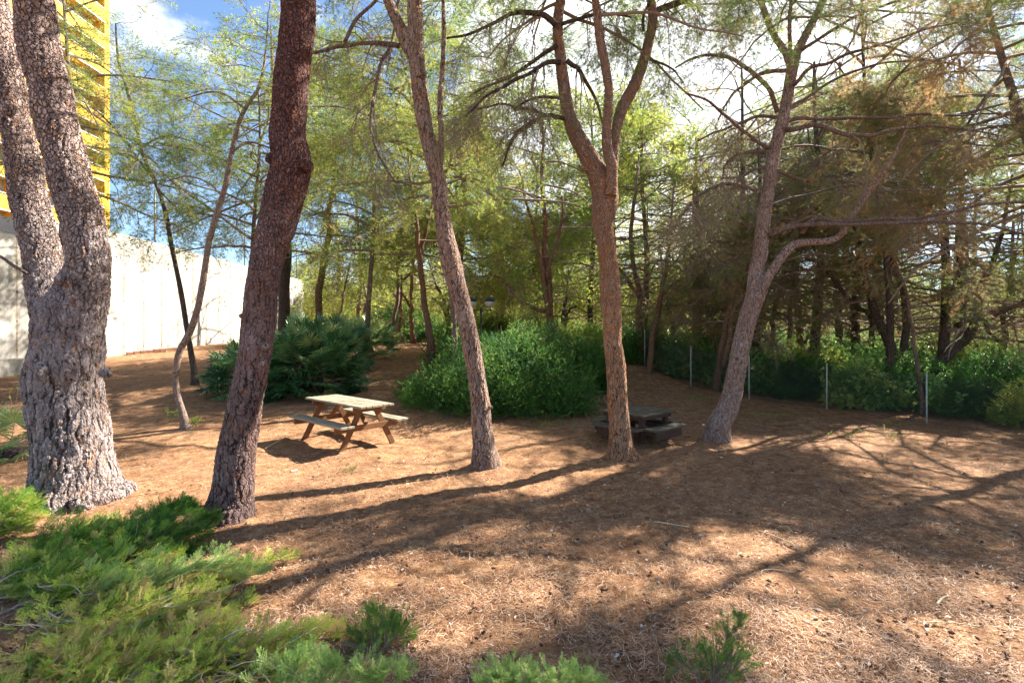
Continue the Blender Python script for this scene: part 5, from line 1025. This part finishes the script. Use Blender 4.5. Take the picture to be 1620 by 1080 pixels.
def juniper(label, arms, seed, size=.2, n=60, ml=None, tint=(.45, .25), group='low junipers in the foreground', name='juniper_shrub', spread=.6, up=.35, stemr=.012, dead=0, sm=None):
    """arms: list of world polylines (rising, arching stems)"""
    rng = np.random.default_rng(seed); b = np.array(arms[0][0], float); root = thing(name, tuple(b), label, 'shrub', group); a = Acc(); st = Acc()
    for arm in arms:
        pts = cr_spline(arm, 16); pts = wobble(pts, rng, .03); tube(st, pts, np.linspace(stemr, stemr * .3, 16), 6, 0)
        cum = np.linspace(0, 1, 16); ln = np.linalg.norm(np.diff(pts, axis=0), axis=1).sum(); m = int(n * ln)
        u = rng.uniform(.12, 1, m); u[:3] = 1; p = np.column_stack([np.interp(u, cum, pts[:, k]) for k in range(3)]); tg = unit(np.column_stack([np.interp(np.minimum(u + .05, 1), cum, pts[:, k]) - np.interp(np.maximum(u - .05, 0), cum, pts[:, k]) for k in range(3)]))
        r = rng.normal(size=(m, 3)); r[:, 2] = np.abs(r[:, 2]) * .5; dr = unit(tg * rng.uniform(.5, 1.1, (m, 1)) + unit(r) * spread + [0, 0, up * .5])
        # sub branches carry the sprays outwards
        off = rng.uniform(0, .26, (m, 1)) * (1.1 - u[:, None]) ; p2 = p + dr * off
        place_sprays(a, JT, p2, dr, rng.uniform(.7, 1.25, m) * size, tint[0] + rng.normal(size=m) * tint[1], rng, roll=.4)
        for q in range(0, m, 3):
            if off[q, 0] > .05: tube(a, [p[q], p2[q]], .0025, 3, 1)
        st.build('stem', sm or TWIG_L, root, tuple(b), smooth=True); st = Acc()
    for q in range(dead):       # bare bleached branches lying over the green
        arm = arms[rng.integers(len(arms))]; pts = cr_spline(arm, 14) + np.array([rng.normal() * .08, rng.normal() * .08, .05 + .04 * rng.random()]); pts = wobble(pts, rng, .045); k0 = rng.integers(2, 6); pts = pts[k0:]
        tube(st, pts, np.linspace(.0065, .002, len(pts)), 5)
        for r_ in range(7): i_ = rng.integers(1, len(pts) - 1); d_ = unit(pts[i_ + 1] - pts[i_] if i_ + 1 < len(pts) else pts[i_] - pts[i_ - 1]) + rng.normal(size=3) * .6; d_[2] = abs(d_[2]) * .4; e_ = pts[i_] + unit(d_) * rng.uniform(.06, .2); tube(st, [pts[i_], (pts[i_] + e_) / 2 + rng.normal(size=3) * .01, e_], [.0025, .002, .0012], 3)
    if dead: st.build('dead_branches', TWIG_P, root, tuple(b), smooth=True)
    a.build('foliage', [ml or JUN, sm or TWIG_L], root, tuple(b)); return root
def G(px, py, h=0.):
    d = GD(px, py); p = P(px, py, d); return np.array([p[0], p[1], float(ground(p[0], p[1])) + h])
def arm(*q): return [G(px, py, h) for px, py, h in q]
def at(px, py, d): return P(px, py, d)
rj = np.random.default_rng(77)
def fan_arms(x0, y0, n, az0, az1, l0, l1, h0, h1):
    out = []
    for k in range(n):
        az = az0 + (az1 - az0) * (k + rj.random()) / n; l = rj.uniform(l0, l1); h = rj.uniform(h0, h1); b = np.array([x0 + rj.normal() * .12, y0 + rj.normal() * .12, float(ground(x0, y0))])
        d = np.array([math.cos(az), math.sin(az), 0]); out.append([b, b + d * l * .35 + [0, 0, h * .8], b + d * l * .7 + [0, 0, h], b + d * l + [0, 0, h * rj.uniform(.6, 1.0)]])
    return out
juniper('spreading dark juniper mat at the left edge in front of the massive pine', fan_arms(-4.0, 4.2, 22, -1.0, .9, .5, 1.15, .03, .11) + fan_arms(-5.45, 5.0, 10, -1.2, .2, .35, .65, .06, .15) + fan_arms(-3.6, 3.5, 8, -.4, 1.2, .4, .9, .05, .15), 701, .11, 160, tint=(.42, .3), up=.15, dead=10)
juniper('sunlit straggly juniper sprawling across the bottom left corner', fan_arms(-2.95, 3.2, 22, -1.3, .9, .6, 1.25, .02, .09) + fan_arms(-2.0, 2.7, 12, -.6, .8, .4, .85, .03, .09) + fan_arms(-2.6, 2.5, 10, -.4, 1.0, .4, 1.0, .03, .09), 702, .095, 135, tint=(.72, .3), up=.15, dead=26)
juniper('dark drooping juniper bough leaning against the foot of the plum-barked pine', [[G(190, 905), G(230, 880, .14), G(285, 850, .20), G(328, 850, .15)], [G(200, 900), G(250, 880, .08), G(300, 870, .10), G(310, 875, .06)], [G(210, 900), G(245, 870, .15), G(285, 845, .24), G(290, 845, .24)]], 703, .11, 230, tint=(.15, .15))
juniper('dead grey twiggy juniper stems with pale green tips, mid-left', [[G(60, 990), G(180, 960, .14), G(300, 940, .16), G(415, 925, .08)], [G(120, 1000), G(230, 965, .15), G(330, 925, .16), G(395, 915, .10)]], 704, .09, 120, ml=JUNB, tint=(.75, .2), stemr=.007)
juniper('small dark juniper sprout standing alone near the bottom, left of centre', [[G(590, 1050), G(600, 1030, .08), G(596, 1015, .16)], [G(592, 1050), G(618, 1030, .05), G(640, 1018, .07)], [G(590, 1050), G(572, 1035, .05), G(562, 1025, .06)], [G(592, 1050), G(612, 1030, .09), G(618, 1015, .12)]], 705, .055, 280, tint=(.12, .15), stemr=.0035, sm=TWIG)
juniper('pointed dark juniper sapling standing alone at the bottom, right of centre', [[G(1120, 1100), G(1138, 1085, .10), G(1155, 1068, .17), G(1178, 1050, .25)], [G(1115, 1100), G(1090, 1085, .05), G(1065, 1075, .06)], [G(1120, 1100), G(1125, 1082, .09), G(1120, 1072, .12)], [G(1125, 1100), G(1155, 1090, .07), G(1172, 1080, .09)]], 706, .042, 330, tint=(.10, .15), stemr=.0035, sm=TWIG)
for lb, px, s_, k_ in (('pale blue-green juniper tip peeping over the bottom edge, larger of two', 800, 710, 1.), ('pale blue-green juniper tip peeping over the bottom edge, smaller of two', 900, 711, .8)):
    juniper(lb, [[at(px, 1130, 2.45), at(px + o_ * .5 * k_, 1108, 2.42), at(px + o_ * k_, 1082 + abs(o_) * .15, 2.4)] for o_ in (-36, -18, 3, 20, 38)], s_, .055, 260, ml=JUNB, tint=(.7, .2), stemr=.003)
juniper('bright blue-green juniper sprays over the bottom edge, right end of the straggly one', [[at(500, 1130, 2.5), at(540, 1100, 2.45), at(600, 1065, 2.4)], [at(480, 1130, 2.5), at(500, 1090, 2.5), at(525, 1055, 2.5)], [at(540, 1130, 2.45), at(590, 1100, 2.4), at(635, 1075, 2.38)], [at(440, 1130, 2.5), at(450, 1095, 2.5), at(465, 1060, 2.5)]], 712, .08, 200, ml=JUNB, tint=(.6, .2), stemr=.004)

# fallen twigs and bits on the ground
STRAW = simplemat('straw_coloured_stick', (.58, .46, .28), .8, .2, nsc=20)
for q, w, lb in (([(1035, 830), (1062, 833), (1091, 839)], .0055, 'pale straight fallen stick, nearest the three-stemmed pine'), ([(1199, 843), (1230, 856), (1265, 871)], .006, 'long pale fallen stick with a dark tip, lying slantwise'), ([(1204, 913), (1208, 907), (1230, 908), (1256, 910)], .0045, 'thin bent fallen twig in the sunny patch'),
                 ([(1482, 962), (1490, 955), (1500, 949)], .008, 'short flat pale chip of wood at the right'), ([(420, 712), (435, 703), (452, 694)], .012, 'grey crooked stick in the shade by the picnic table'), ([(1450, 992), (1500, 993), (1550, 996)], .004, 'thin twig lying at the lower right edge'), ([(580, 612), (600, 605), (625, 603)], .014, 'pale branch lying across the path beyond the picnic table')):
    pts = np.array([G(*c, .022) for c in q]); a = Acc(); tube(a, cr_spline(pts, 9), w, 6, cap=True); o = a.build('fallen_stick', STRAW, None, tuple(pts[0]), smooth=True); tag(o, lb, 'stick', 'sticks fallen on the needle floor')
c = G(464, 748, .02); a = Acc(); box(a, c, (.05, .04, .012), rotz(.5)); box(a, c + [.03, .02, .008], (.03, .03, .01), rotz(1.1)); o = a.build('litter_scrap', simplemat('litter_paper', (.75, .55, .6), .6), None, tuple(c)); bevel(o, .003); tag(o, 'small pink and white scrap of litter between the tree trunks', 'litter')
